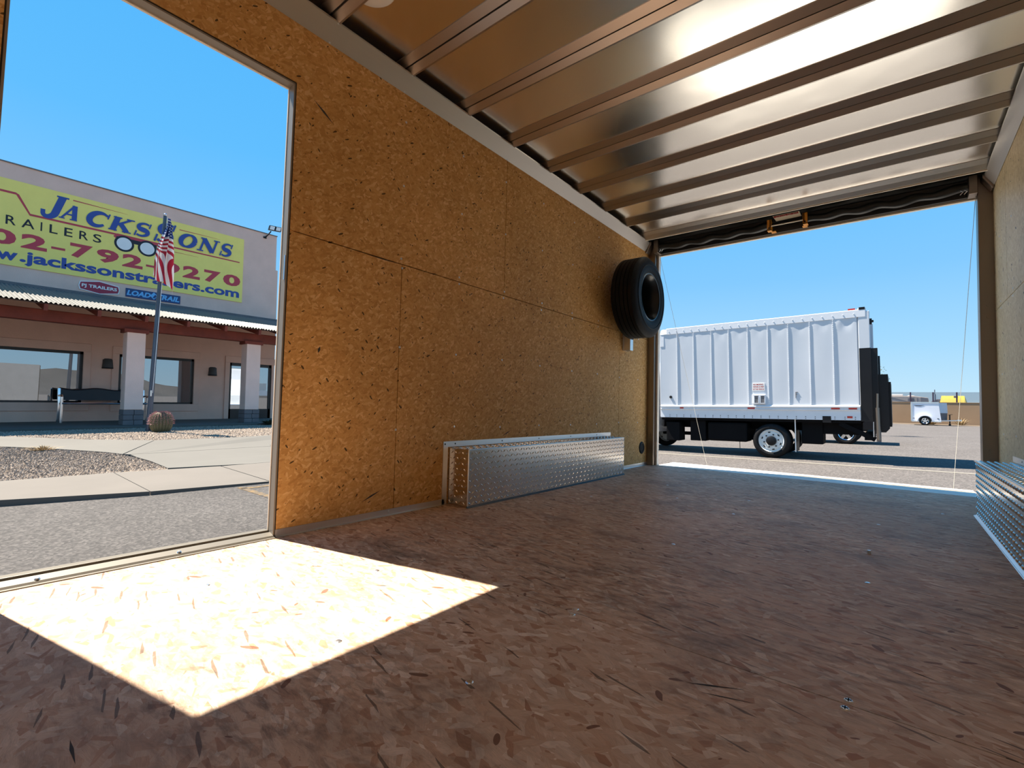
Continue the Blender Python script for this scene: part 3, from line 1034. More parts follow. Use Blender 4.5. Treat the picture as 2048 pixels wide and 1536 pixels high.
def wheel_well(xw, s, lab):
    """xw: wall plane, s: +1 box reaches to +x"""
    t = empty('wheel_well_box', lab, 'wheel well', (xw, (Y_N + Y_F) / 2, 0), group='tread plate wheel well boxes')
    x0 = xw + s * 0.001
    x1 = xw + s * WW_D
    xa, xb = min(x0, x1), max(x0, x1)
    part(t, 'tread_plate_body', MB().box(xa, xb, Y_N, Y_F, 0.001, WW_H), M_PLATE, bevel=0.004)
    part(t, 'tread_pattern', treads((x1, Y_N, 0.006), (0, 1, 0), (0, 0, 1), (s, 0, 0), Y_F - Y_N, WW_H - 0.012), M_PLATE, kind='stuff')
    part(t, 'tread_pattern', treads((xa + 0.004, Y_N, WW_H), (0, 1, 0), (1, 0, 0), (0, 0, 1), Y_F - Y_N, WW_D - 0.008), M_PLATE, kind='stuff')
    part(t, 'tread_pattern', treads((xa + 0.004, Y_N, 0.006), (1, 0, 0), (0, 0, 1), (0, -1, 0), WW_D - 0.008, WW_H - 0.012), M_PLATE, kind='stuff')
    part(t, 'edge_weld', MB().tube([(x1, Y_N, 0.004), (x1, Y_N, WW_H)], 0.0035, 8).tube([(x1, Y_N, WW_H), (x1, Y_F, WW_H)], 0.0025, 8), M_ALU)
    xf = xw + s * 0.0005
    xg = xw + s * 0.004
    part(t, 'top_flange', MB().box(min(xf, xg), max(xf, xg), Y_N - 0.042, Y_F + 0.05, WW_H + 0.004, WW_H + 0.034), M_ALU)
    part(t, 'end_flange', MB().box(min(xf, xg), max(xf, xg), Y_N - 0.042, Y_N - 0.008, 0.001, WW_H + 0.004), M_ALU)
    part(t, 'caulk_line', MB().prism([(x1, 0.0005), (x1 + s * 0.012, 0.0005), (x1, 0.010)], 'y', Y_N - 0.01, Y_F), M_HEADER if s > 0 else M_ALU)
    for y in (Y_N - 0.03, 1.872, 2.275, 2.666, 3.073, 3.475):
        part(t, 'rivet', MB().lathe([(0.0005, s * 0.002), (0.005, 0.0)], 'x', (xw + s * 0.0042, y, WW_H + 0.02), 8), M_BLACK)
    return t


wheel_well(0.0, 1, 'long tread plate wheel well box below the spare tire')
wheel_well(2.396, -1, 'tread plate wheel well box cut by the right picture edge')
# packing strip behind the right box
t4 = empty('trim_4', kind='structure')
part(t4, 'box_packing', MB().box(2.397, X_R, Y_N - 0.05, Y_F, 0.0, WW_H), M_ALU)
part(t4, 'floor_angle', MB().prism([(2.242, 0.0), (2.232, 0.0), (2.232, 0.003), (2.241, 0.004)], 'y', 1.0, Y_F + 0.02), M_ALU)

# ------------------------------------------------------------------ spare tire on its bracket, vent plug, dome light
TY, TZ, TR = 3.835, 1.488, 0.340
st = empty('spare_wheel_assembly', 'black spare tire on a black wheel hung on the left wall', 'spare tire', (0.075, TY, TZ - TR))
prof = [(0.192, 0.085), (0.200, 0.078), (0.245, 0.070), (0.295, 0.074), (0.322, 0.088)]
nt = 5
prof += [(0.336, 0.100)]
for k in range(nt):
    a = 0.106 + k * 0.0345
    prof += [(TR, a), (TR, a + 0.0275), (TR - 0.010, a + 0.029), (TR - 0.010, a + 0.033)]
prof = prof[:-2]
prof += [(0.336, 0.275), (0.322, 0.287), (0.295, 0.300), (0.245, 0.304), (0.200, 0.296), (0.192, 0.288)]
part(st, 'tire', MB().lathe(prof, 'x', (0, TY, TZ), 64), M_RUBBER, True)
part(st, 'sidewall_ridge', MB().lathe([(0.262, 0.3035), (0.265, 0.3065), (0.270, 0.3065), (0.273, 0.303)], 'x', (0, TY, TZ), 64), M_RUBBER, True)
rim = part(st, 'rim', MB().lathe([(0.205, 0.295), (0.200, 0.299), (0.192, 0.297), (0.186, 0.280), (0.172, 0.262), (0.165, 0.200), (0.160, 0.150), (0.120, 0.140), (0.085, 0.155), (0.045, 0.155), (0.042, 0.110), (0.030, 0.108), (0.0005, 0.108)], 'x', (0, TY, TZ), 48), M_RIM_BLACK, True)
for k in range(5):
    a = 2 * pi * k / 5 + 0.3
    part(rim, 'lug_hole', MB().cyl('x', (0, TY + 0.064 * cos(a), TZ + 0.064 * sin(a)), 0.009, 0.150, 0.158, 10), M_ZINC if k == 2 else M_BLACK_MATT, top=st)
tb = empty('spare_tire_bracket', 'bright aluminium channel bracket under the spare tire', 'bracket', (0.0, 3.96, 1.06))
part(tb, 'channel', MB().box(0.001, 0.006, 3.925, 4.005, 1.06, 1.60).box(0.006, 0.07, 3.935, 3.942, 1.06, 1.60).box(0.006, 0.07, 3.988, 3.995, 1.06, 1.60).box(0.064, 0.07, 3.942, 3.988, 1.06, 1.60), M_ALU, bevel=0.001)
for y in (3.953, 3.977):
    part(tb, 'bolt', MB().cyl('x', (0, y, 1.165), 0.007, 0.07, 0.078, 8), M_BLACK)
part(tb, 'hub_stud', MB().cyl('x', (0, TY, TZ), 0.018, 0.001, 0.16, 12).box(0.001, 0.07, TY - 0.02, 3.95, TZ - 0.03, TZ + 0.03), M_BLACK)

vp = empty('vent_plug', 'round black vent plug low on the left wall near the rear post', 'vent plug', (0, 4.367, 0.115))
part(vp, 'ring', MB().lathe([(0.058, 0.0), (0.058, 0.004), (0.050, 0.009), (0.040, 0.007), (0.038, 0.003)], 'x', (0, 4.367, 0.172), 28), M_BLACK, True)
part(vp, 'centre', MB().lathe([(0.038, 0.003), (0.020, 0.002), (0.012, 0.006), (0.0005, 0.006)], 'x', (0, 4.367, 0.172), 28), M_BLACK_MATT, True)

dl = empty('dome_light', 'white oval dome light on the ceiling between roof bows', 'dome light', (0.325, 1.105, 2.18))
DLX, DLY = 0.28, 1.05
part(dl, 'base', MB().lathe([(0.0005, 2.2045), (0.098, 2.2045), (0.098, 2.196), (0.092, 2.194)], 'z', (DLX, DLY, 0), 32), M_CREAM, True)
part(dl, 'lens', MB().lathe([(0.092, 2.196), (0.090, 2.188), (0.070, 2.178), (0.035, 2.172), (0.0005, 2.171)], 'z', (DLX, DLY, 0), 32), M_DOME, True)

# ------------------------------------------------------------------ outside: ground
xs = [-700, -300, -120, -60, -40, -30] + [-24 + 1.0 * i for i in range(49)] + [30, 40, 60, 120, 300, 900]
ys = [-700, -300, -120, -60, -40, -20, -10, -5] + [-2 + 1.0 * i for i in range(45)] + [45, 50, 60, 90, 150, 300, 900]
mb = MB()
mb.add([(x, y, gz(x, y) - (0.25 * smooth(-5.6, -9, x) if -60 < x < -5 else (0.25 if x <= -60 else 0))) for y in ys for x in xs],
       [(j * len(xs) + i, j * len(xs) + i + 1, (j + 1) * len(xs) + i + 1, (j + 1) * len(xs) + i) for j in range(len(ys) - 1) for i in range(len(xs) - 1)])
solo('ground', mb, M_ASPHALT, ext=True, kind='structure')


def strip(pts, w, dz=0.004, n=40):
    """painted line following the lot"""
    mb = MB()
    (xa, ya), (xb, yb) = pts
    d = math.hypot(xb - xa, yb - ya)
    nx, ny = -(yb - ya) / d * w / 2, (xb - xa) / d * w / 2
    v = []
    for i in range(n + 1):
        x = xa + (xb - xa) * i / n
        y = ya + (yb - ya) * i / n
        for s in (-1, 1):
            v.append((x + s * nx, y + s * ny, gz(x + s * nx, y + s * ny) + dz))
    return mb.add(v, [(2 * i, 2 * i + 1, 2 * i + 3, 2 * i + 2) for i in range(n)])


solo('painted_line', strip([(-5.05, 2.80), (-0.6, 2.72)], 0.09), M_PAINT_Y, ext=True, kind='structure')
solo('painted_line', strip([(-4.95, 2.76), (-4.75, 6.5)], 0.09), M_PAINT_Y, ext=True, kind='structure')
solo('painted_line', strip([(-7.0, 12.12), (7.0, 12.12)], 0.20), M_PAINT_W, ext=True, kind='structure')
solo('dirt_verge', strip([(-14, 49.7), (30, 49.7)], 2.4, 0.01), M_DIRT, ext=True, kind='structure')

# kerb slabs (front edge surveyed on the asphalt, back edge on the walk)
FR = [(-6.9, -3.2, -0.62), (-6.15, -0.8, -0.63), (-5.72, 0.61, -0.636), (-5.30, 1.85, -0.655), (-5.14, 3.23, -0.676), (-5.02, 6.0, -0.68), (-4.95, 13.0, -0.68)]
BKm = [(-7.3, -3.2), (-6.95, -0.8), (-6.68, 0.68), (-6.58, 1.75), (-6.30, 3.0), (-6.15, 5.6), (-6.10, 12.0)]
BK = [bmap((x, y, -0.55)) for x, y in BKm]
kb = empty('kerb', kind='structure', loc=(-6, 2, -0.7), ext=True)
for i in range(len(FR) - 1):
    nsub = 1 if i < 3 else (1 if i < 4 else 2)
    for q in range(nsub):
        a0, a1 = q / nsub + (0.004 if i not in (1, 2) else 0), (q + 1) / nsub - (0.004 if i not in (0, 1) else 0)
        lp = lambda A, t: tuple(A[i][k] + (A[i + 1][k] - A[i][k]) * t for k in range(3))
        f0, f1, b0, b1 = lp(FR, a0), lp(FR, a1), lp(BK, a0), lp(BK, a1)
        top = [f0, f1, b1, b0]
        mbk = MB().add(top + [(p[0], p[1], -0.80) for p in top], [(0, 1, 2, 3), (7, 6, 5, 4), (0, 4, 5, 1), (1, 5, 6, 2), (2, 6, 7, 3), (3, 7, 4, 0)])
        part(kb, 'kerb_slab', mbk, M_KERB)


def poly_slab(mb, pts, z1, th):
    n = len(pts)
    mb.add([(x, y, z1) for x, y in pts] + [(x, y, z1 - th) for x, y in pts], [tuple(range(n))] + [(i, (i + 1) % n, n + (i + 1) % n, n + i) for i in range(n)])
    return mb


# walk slabs, split at their joints
CURVE = [(-12.15, 1.08), (-11.4, 1.52), (-10.47, 1.95), (-9.7, 2.26), (-9.13, 2.39)]
CURVE2 = [(-8.4, 2.44), (-7.69, 2.45), (-7.1, 2.42), (-6.60, 2.39)]
wk = empty('walkway', kind='structure', loc=(-10, 4, -0.55), ext=True, vmap=bmap)
j = 0.02
part(wk, 'walk_slab', poly_slab(MB(), [(-17.5, -6.0), (-13.9, -1.5)] + CURVE + [(-12.05, 3.62), (-13.2, 2.55), (-14.4, 1.9), (-16.0, 1.0), (-20.0, -6.0)], -0.55, 0.12), M_CONC)
part(wk, 'walk_slab', poly_slab(MB(), [(-9.13 + j, 2.39 + j), (-9.0, 2.46), (-8.75, 12.5), (-13.8, 12.5), (-12.9, 8.5), (-12.07, 6.43), (-11.85, 5.2), (-12.05, 3.64)], -0.55, 0.12), M_CONC)
part(wk, 'walk_slab', poly_slab(MB(), [(-8.97, 2.47)] + CURVE2 + [(-6.30, 3.4), (-6.15, 5.6), (-6.12, 12.5), (-8.72, 12.5)], -0.55, 0.12), M_CONC)

# gravel beds: base and loose pebbles
NEAR_BED = CURVE + CURVE2 + [(-6.68, 1.0), (-6.95, -0.8), (-7.35, -4.0), (-15.5, -4.0), (-13.9, -1.5)]
FAR_BED = [(-12.05, 3.62), (-11.85, 5.2), (-12.07, 6.43), (-12.9, 8.5), (-13.8, 12.5), (-17.6, 12.5), (-17.6, -6.0), (-20.0, -6.0), (-16.0, 1.0), (-14.4, 1.9), (-13.2, 2.55)]
gb = empty('gravel_bed', kind='structure', loc=(-12, 3, -0.6), ext=True, vmap=bmap)
part(gb, 'bed_base', poly_slab(MB(), NEAR_BED, -0.575, 0.1), M_GRAVELBASE)
part(gb, 'bed_base', poly_slab(MB(), FAR_BED, -0.575, 0.1), M_GRAVELBASE)


def inside(p, poly):
    c = False
    n = len(poly)
    for i in range(n):
        x1, y1 = poly[i]
        x2, y2 = poly[(i + 1) % n]
        if (y1 > p[1]) != (y2 > p[1]) and p[0] < (x2 - x1) * (p[1] - y1) / (y2 - y1) + x1:
            c = not c
    return c


def pebbles(poly, n, bbox, r0, r1):
    mb = MB()
    k = 0
    while k < n:
        x, y = random.uniform(bbox[0], bbox[1]), random.uniform(bbox[2], bbox[3])
        if not inside((x, y), poly):
            continue
        k += 1
        r = random.uniform(r0, r1)
        a = random.uniform(0, pi)
        ca, sa = cos(a) * r, sin(a) * r
        e = random.uniform(0.55, 0.9)
        h = r * random.uniform(0.5, 0.9)
        z = -0.573
        mb.add([(x + ca, y + sa, z), (x - sa * e, y + ca * e, z + 0.2 * h), (x - ca, y - sa, z), (x + sa * e, y - ca * e, z + 0.1 * h), (x + 0.2 * ca, y + 0.2 * sa, z + h)],
               [(0, 1, 4), (1, 2, 4), (2, 3, 4), (3, 0, 4)])
    return mb


solo('gravel', pebbles(NEAR_BED, 26000, (-14.0, -6.6, -2.2, 2.5), 0.016, 0.034), M_PEBBLE, 'tan landscape gravel in the bed beside the kerb', 'gravel', (-9, 0, -0.57), True, bmap, kind='stuff')
solo('gravel', pebbles(FAR_BED, 22000, (-17.6, -11.8, -1.5, 12.5), 0.020, 0.045), M_PEBBLE, 'tan landscape gravel around the barrel cactus', 'gravel', (-14, 4, -0.57), True, bmap, kind='stuff')

# hills to the east, seen only as a reflection in the shop windows
random.seed(11)


def ridge(x, y0, y1, base, amp, ph, n=90):
    mb = MB()
    pts = []
    for i in range(n + 1):
        u = i / n
        y = y0 + (y1 - y0) * u
        h = amp * (0.45 + 0.35 * sin(5.1 * u + ph) + 0.16 * sin(13 * u + 2 * ph) + 0.06 * sin(37 * u + ph) + 0.03 * random.uniform(-1, 1))
        h = max(0.08 * amp, h) * min(1, 6 * u, 6 * (1 - u))
        pts.append((y, h))
    v = []
    for y, h in pts:
        v += [(x - 3.0 * h - 20, y, base), (x - 1.2 * h, y + random.uniform(-4, 4), base + 0.45 * h), (x, y, base + h), (x + 3 * h + 20, y, base)]
    f = []
    for i in range(n):
        for k in range(3):
            f.append((4 * i + k, 4 * i + k + 1, 4 * i + k + 5, 4 * i + k + 4))
    return mb.add(v, f)


solo('near_hills', ridge(620, -500, 700, -2, 52, 0.9), M_HILL_N, ext=True, kind='structure', smooth_=True)
solo('far_hills', ridge(1500, -1200, 1500, -4, 150, 1.7), M_HILL_F, ext=True, kind='structure', smooth_=True)

# ------------------------------------------------------------------ the shop building
XW = -22.3
BL = (-22.3, 5.0, -0.5)
bd = empty('shop_building', 'tan stucco trailer shop with red-beamed porch and corrugated awning', 'building', BL, True, bmap)
W1 = (-0.8, 3.92, 0.2, 2.15)
W2 = (5.0, 7.62, 0.17, 2.15)
DR = (9.07, 11.0, -0.5, 2.12)
mb = MB()
YB0, YB1 = -9.0, 11.02
ZB = -0.75
# front wall pieces around the openings
for (a, b, c, d) in ((YB0, W1[0], ZB, 4.35), (W1[1], W2[0], ZB, 4.35), (W2[1], DR[0], ZB, 4.35), (DR[1], YB1 + 0.1, ZB, 4.35),
                     (W1[0], W1[1], ZB, W1[2]), (W1[0], W1[1], W1[3], 4.35), (W2[0], W2[1], ZB, W2[2]), (W2[0], W2[1], W2[3], 4.35), (DR[0], DR[1], DR[3], 4.35)):
    mb.box(XW - 0.3, XW, a, b, c, d)
mb.box(XW - 0.3, XW, YB0, YB1 + 0.1, 4.35, 6.9)
mb.box(XW - 0.3, XW, YB0, YB1, 6.9, 8.6)
part(bd, 'front_wall', mb, M_STUCCO)
part(bd, 'shell', MB().box(-36, -35.7, YB0, YB1, ZB, 7.6).box(-36, XW - 0.3, YB0, YB0 + 0.3, ZB, 8.2).box(-36, XW - 0.3, YB1 - 0.3, YB1, ZB, 8.2).box(-36, XW - 0.3, YB0, YB1, 6.6, 6.8), M_STUCCO)
part(bd, 'inner_floor', MB().box(-35.5, XW - 0.3, YB0 + .3, YB1 - .3, -0.62, -0.52), M_BLOCK)
part(bd, 'inner_partition', MB().box(-25.2, -25.1, YB0 + .3, YB1 - .3, -0.5, 4.3), M_RAFTER)
part(bd, 'parapet_cap', MB().box(XW - 0.34, XW + 0.03, YB0, YB1 + 0.02, 8.6, 8.64), M_CORR)
part(bd, 'porch_slab', MB().box(XW - 0.02, -17.55, YB0, 13.0, -0.9, -0.5), M_CONC)


def window(w, lab, mull=()):
    y0, y1, z0, z1 = w
    fr = MB().box(XW - 0.14, XW - 0.04, y0, y1, z0, z0 + 0.07).box(XW - 0.14, XW - 0.04, y0, y1, z1 - 0.10, z1).box(XW - 0.14, XW - 0.04, y0, y0 + 0.09, z0, z1).box(XW - 0.14, XW - 0.04, y1 - 0.09, y1, z0, z1)
    for yy in mull:
        fr.box(XW - 0.12, XW - 0.06, yy - 0.03, yy + 0.03, z0, z1)
    o = part(bd, 'window', fr, M_FRAME_BLK, label=lab)
    part(o, 'pane', MB().box(XW - 0.10, XW - 0.09, y0 + 0.08, y1 - 0.08, z0 + 0.06, z1 - 0.09), M_GLASS)
    e = 0.22
    part(bd, 'window_surround', MB().box(XW, XW + 0.05, y0 - e, y1 + e, z1, z1 + 0.31).box(XW, XW + 0.05, y0 - e, y1 + e, z0 - 0.31, z0)
         .box(XW, XW + 0.05, y0 - e, y0, z0, z1).box(XW, XW + 0.05, y1, y1 + e, z0, z1), M_STUCCO, bevel=0.012)


window(W1, 'wide shop window reflecting hills')
window(W2, 'shop window behind the flag pole')
# entrance doors
mb = MB()
for a, b in ((9.07, 9.98), (10.02, 11.0)):
    pass
for (a, b) in ((DR[0], 9.99), (10.01, DR[1])):
    f = MB().box(XW - 0.16, XW - 0.06, a, a + 0.11, DR[2], DR[3]).box(XW - 0.16, XW - 0.06, b - 0.11, b, DR[2], DR[3]).box(XW - 0.16, XW - 0.06, a, b, DR[3] - 0.14, DR[3]).box(XW - 0.16, XW - 0.06, a, b, DR[2], DR[2] + 0.45)
    o = part(bd, 'entrance_door', f, M_FRAME_BLK)
    part(o, 'pane', MB().box(XW - 0.115, XW - 0.105, a + 0.1, b - 0.1, DR[2] + 0.4, DR[3] - 0.12), M_GLASS)
    hy = b - 0.06 if a < 9.5 else a + 0.06
    part(o, 'handle', MB().tube([(XW - 0.06, hy, 0.3), (XW, hy, 0.35), (XW, hy, 0.85), (XW - 0.06, hy, 0.9)], 0.018, 8), M_CHROME)
    if a > 9.5:
        part(o, 'notice', MB().box(XW - 0.10, XW - 0.095, 10.18, 10.42, 0.95, 1.28), M_SIGNWHT)
        part(o, 'notice', MB().box(XW - 0.10, XW - 0.095, 10.44, 10.80, 0.85, 1.20), M_SIGNWHT)
e = 0.2
part(bd, 'door_surround', MB().box(XW, XW + 0.05, DR[0] - e, DR[1] + e, DR[3], DR[3] + 0.3).box(XW, XW + 0.05, DR[0] - e, DR[0], -0.5, DR[3]), M_STUCCO, bevel=0.012)

# porch pillars with block bases
for (a, b) in ((4.38, 4.90), (8.22, 8.76)):
    pl = part(bd, 'pillar', MB().box(-18.92, -18.40, a, b, 0.02, 2.74), M_STUCCO_L, bevel=0.015)
    for zi in range(3):
        z0 = -0.5 + zi * 0.173
        off = 0.0 if zi % 2 else 0.5
        cuts = [a - 0.02, (a + b) / 2 + (0.0 if zi % 2 else 0.02), b + 0.02]
        for c0, c1 in zip(cuts[:-1], cuts[1:]):
            part(pl, 'block', MB().box(-18.95, -18.38, c0 + 0.006, c1 - 0.006, z0 + 0.005, z0 + 0.168), M_BLOCK, bevel=0.006)
part(bd, 'porch_beam', MB().box(-18.85, -18.50, YB0, 12.6, 2.76, 3.12), M_REDWOOD, bevel=0.02)
for (a, b) in ((4.38, 4.90), (8.22, 8.76)):
    part(bd, 'beam_cap', MB().box(-18.94, -18.38, a - 0.08, b + 0.08, 2.66, 2.78), M_REDWOOD)
XE, ZE, XT, ZT = -17.7, 3.22, -22.28, 4.33
src = None
yr = YB0 + 0.3
k = 0
while yr < 12.4:
    if src is None:
        src = part(bd, 'rafter', MB().bar((XT, yr, ZT - 0.16), (XE + 0.05, yr, ZE - 0.14), 0.09, 0.2), M_REDWOOD)
        r0 = yr
    else:
        s_ = 0.87
        inst(bd, src, 'rafter', (0, (yr - r0) * s_, 0))
    yr += 1.22
part(bd, 'roof_deck', MB().bar((XT, (YB0 + 12.7) / 2, ZT - 0.045), (XE + 0.02, (YB0 + 12.7) / 2, ZE - 0.028), 12.7 - YB0, 0.03), M_RAFTER)
src = None
sw = 0.92
nsh = int((12.7 - YB0) / sw)


def corr(y0):
    mb = MB()
    n = 8 * 9

    def fn(u, v):
        return (XT + (XE + 0.06 - XT) * v, y0 + sw * 1.03 * u, ZT + (ZE - ZT) * v + 0.022 * sin(2 * pi * 9 * u) + 0.012 + 0.002 * u)
    mb.grid(fn, n, 2)
    k = len(mb.v)
    mb.grid(lambda u, v: (lambda p: (p[0], p[1], p[2] - 0.008))(fn(u, v)), n, 2)
    return mb


for i in range(nsh):
    if src is None:
        src = part(bd, 'awning_sheet', corr(YB0), M_CORR, True)
    else:
        inst(bd, src, 'awning_sheet', (0, i * sw * 0.87, 0))
part(bd, 'wall_flashing', MB().box(XW, XW + 0.12, YB0, YB1 + 0.1, 4.27, 4.42), M_BLOCK)

# signs on the front wall
PS = lambda dx: (lambda u, v, w: (XW + dx + w, u, v))
sg = empty('shop_banner', 'long yellow shop banner with blue and crimson lettering above the awning', 'banner', (XW, 5, 5.0), True, bmap)
part(sg, 'panel', MB().box(XW + 0.005, XW + 0.03, -2.0, 9.475, 5.0, 8.03), M_BANNER)
mb = MB()
serif_word(mb, [('J', (2.42, 3.30, 6.98, 7.87)), ('A', (3.02, 3.70, 7.07, 7.64)), ('C', (3.74, 4.54, 7.05, 7.64)), ('K', (4.42, 5.33, 7.06, 7.62)), ('S', (5.22, 5.92, 7.05, 7.64)),
                ('S', (5.88, 6.80, 7.00, 7.86)), ('O', (6.76, 7.58, 7.02, 7.62)), ('N', (7.48, 8.44, 7.02, 7.62)), ('S', (8.38, 9.05, 7.00, 7.62))], PS(0.036), 0.30)
part(sg, 'name_lettering', mb, M_BLUE)
mb = MB()
for ch, a, b in zip('TRAILERS', (1.25, 1.69, 2.08, 2.565, 2.80, 3.20, 3.62, 4.02), (1.52, 1.94, 2.41, 2.605, 3.02, 3.43, 3.88, 4.27)):
    part(sg, 'letter', text_mesh(ch, (a, b, 6.43, 6.75), PS(0.036), 0.008), M_SIGNBLK)
mb = MB()
for ch, a, b in (('0', 1.27, 1.97), ('2', 2.09, 2.76), ('-', 2.87, 3.25), ('7', 3.38, 4.03), ('9', 4.15, 4.83), ('2', 4.94, 5.61), ('-', 5.72, 6.08), ('9', 6.20, 6.92), ('2', 7.03, 7.69), ('7', 7.85, 8.52), ('0', 8.63, 9.37)):
    t = text_mesh(ch, (a, b, 5.70, 6.23) if ch != '-' else (a, b, 5.86, 5.945), PS(0.036), 0.042)
    part(sg, 'digit', t, M_CRIMSON)
mb = text_mesh('.jackssonstrailers.com', (2.08, 9.34, 5.06, 5.60), PS(0.036), 0.034)
t = text_mesh('www', (0.55, 2.03, 5.17, 5.46), PS(0.036), 0.034)
mb.add(t.v, t.f)
part(sg, 'web_lettering', mb, M_BLUE)
mb = MB()
ribbon(mb, [(0.2, 7.57), (1.90, 7.57), (1.95, 7.54), (2.28, 6.93), (4.7, 6.92), (9.31, 6.88)], [0.075] * 5 + [0.05], PS(0.034))
ribbon(mb, [(3.4, 7.84), (5.05, 7.82)], [0.04, 0.005], PS(0.034))
ribbon(mb, [(6.84, 7.73), (8.45, 7.74)], [0.035, 0.005], PS(0.034))
ribbon(mb, [(6.45, 6.72), (7.6, 6.71)], [0.025, 0.005], PS(0.034))
ribbon(mb, [(4.66, 6.80), (4.75, 6.90), (6.05, 6.88), (6.35, 6.72), (6.45, 6.70)], [0.10, 0.13, 0.13, 0.12, 0.05], PS(0.035))
part(sg, 'red_linework', mb, M_CRIMSON)
mb = MB()
ribbon(mb, [(4.72, 6.77), (6.06, 6.75)], [0.16, 0.16], PS(0.0355))
for cy in (4.98, 5.74):
    mb.lathe([(0.0005, 0), (0.32, 0)], 'x', (XW + 0.037, cy, 6.605), 32)
part(sg, 'wheel_tires', mb, M_SIGNBLK)
for cy in (4.98, 5.74):
    part(sg, 'wheel_disc', MB().lathe([(0.0005, 0), (0.245, 0)], 'x', (XW + 0.040, cy, 6.605), 32), M_SIGNWHT)

pj = empty('badge_sign', 'small red badge sign with white lettering below the banner', 'sign', (XW, 4.29, 4.45), True, bmap)
hexa = lambda k: [(3.70 + k, 4.84 - k), (4.28, 4.94 - k), (4.88 - k, 4.84 - k), (4.91 - k, 4.68), (4.88 - k, 4.53 + k), (4.30, 4.43 + k), (3.70 + k, 4.53 + k), (3.67 + k, 4.68)]
part(pj, 'border', MB().prism(hexa(0.0), 'x', XW + 0.004, XW + 0.03), M_SIGNWHT)
part(pj, 'face', MB().prism(hexa(0.028), 'x', XW + 0.02, XW + 0.034), M_BADGE)
part(pj, 'lettering', text_mesh('PJ TRAILERS', (3.76, 4.82, 4.60, 4.76), PS(0.039), 0.03), M_SIGNWHT)
lt = empty('load_sign', 'narrow navy sign with sky blue lettering below the banner', 'sign', (XW, 6.04, 4.5), True, bmap)
part(lt, 'panel', MB().box(XW + 0.004, XW + 0.03, 5.10, 6.985, 4.50, 4.845), M_LTBG)
t = text_mesh('LOAD', (5.13, 5.93, 4.565, 4.78), PS(0.035), 0.045, 0.22)
t2 = text_mesh('TRAIL', (6.14, 6.95, 4.565, 4.78), PS(0.035), 0.045, 0.22)
part(lt, 'word', t, M_LTFG)
part(lt, 'word', t2, M_LTFG)
part(lt, 'diamond_mark', MB().prism([(5.90, 4.67), (6.03, 4.83), (6.18, 4.69), (6.04, 4.53)], 'x', XW + 0.03, XW + 0.038), M_LTFG)
part(lt, 'diamond_core', MB().prism([(6.00, 4.60), (6.05, 4.70), (6.10, 4.74), (6.13, 4.66), (6.05, 4.58)], 'x', XW + 0.03, XW + 0.042), M_LTBG)

# wall sconces
for y0, z0, lab in ((4.48, 1.545, 'dark bronze wall sconce between the wide window and the first pillar'), (8.19, 1.46, 'dark bronze wall sconce left of the entrance doors')):
    o = empty('wall_sconce', lab, 'wall lamp', (XW, y0 + 0.17, z0), True, bmap, 'wall sconces')
    sec = [(0.0005, 0.40), (0.11, 0.39), (0.15, 0.34), (0.175, 0.06), (0.175, 0.0)]
    part(o, 'shade', MB().lathe([(r, z0 + h) for r, h in sec], 'z', (XW, y0 + 0.17, 0), 16, -pi / 2, pi / 2), M_SCONCE, True)
    part(o, 'rim', MB().lathe([(0.178, z0), (0.182, z0 + 0.02), (0.178, z0 + 0.05)], 'z', (XW, y0 + 0.17, 0), 16, -pi / 2, pi / 2), M_BLACK, True)
    part(o, 'back_plate', MB().box(XW, XW + 0.02, y0 + 0.01, y0 + 0.33, z0, z0 + 0.36), M_SCONCE)

# floodlight on the parapet
o = empty('flood_light', 'small floodlight on an arm at the corner of the parapet', 'floodlight', (XW, 10.45, 8.35), True, bmap)
part(o, 'arm', MB().tube([(XW + 0.02, 10.44, 8.42), (XW + 0.1, 10.5, 8.5), (XW + 0.14, 10.66, 8.75)], 0.03, 8), M_BLACK)
part(o, 'base', MB().box(XW, XW + 0.05, 10.36, 10.5, 8.36, 8.44), M_BLACK)
for q in range(2):
    a = 10.52 + q * 0.30
    hd = part(o, 'head', MB().prism([(a, 8.78 + q * .03), (a + 0.30, 8.81 + q * .03), (a + 0.34, 9.05 + q * .02), (a + 0.05, 9.02 + q * .02)], 'x', XW + 0.1, XW + 0.2), M_BLACK)
    part(hd, 'lens', MB().prism([(a + 0.04, 8.81 + q * .03), (a + 0.26, 8.83 + q * .03), (a + 0.30, 9.02 + q * .02), (a + 0.08, 9.0 + q * .02)], 'x', XW + 0.2, XW + 0.205), M_SIGNWHT)

# things in the windows
o = solo('window_banner', MB().box(-22.75, -22.72, 2.30, 2.64, 0.95, 1.62), M_RED_INK, 'red hanging cloth behind the wide shop window', 'banner', (-22.73, 2.47, 0.95), True, bmap)
for i, (yy, zz) in enumerate(((2.42, 0.82), (2.16, 0.26), (1.83, 0.30))):
    o = empty('bottle', ['small white bottle below the red cloth in the window', 'small white bottle on the wide window sill', 'small white bottle at the left picture edge'][i], 'bottle', (-22.6, yy, zz), True, bmap, 'bottles in the window')
    part(o, 'body', MB().lathe([(0.0005, zz), (0.055, zz), (0.055, zz + 0.12), (0.025, zz + 0.16), (0.025, zz + 0.18)], 'z', (-22.6, yy, 0), 12), M_SIGNWHT, True)
    part(o, 'cap', MB().cyl('z', (-22.6, yy, 0), 0.028, zz + 0.18, zz + 0.21, 10), M_SIGNWHT)
part(bd, 'window_shelf', MB().box(-22.75, -22.45, 1.6, 3.6, 0.22, 0.255).box(-22.72, -22.5, 2.2, 2.7, 0.79, 0.815), M_RAFTER)
o = empty('curtain', 'dark curtain at the right of the shop window behind the flag pole', 'curtain', (-22.8, 7.2, 0.2), True, bmap)
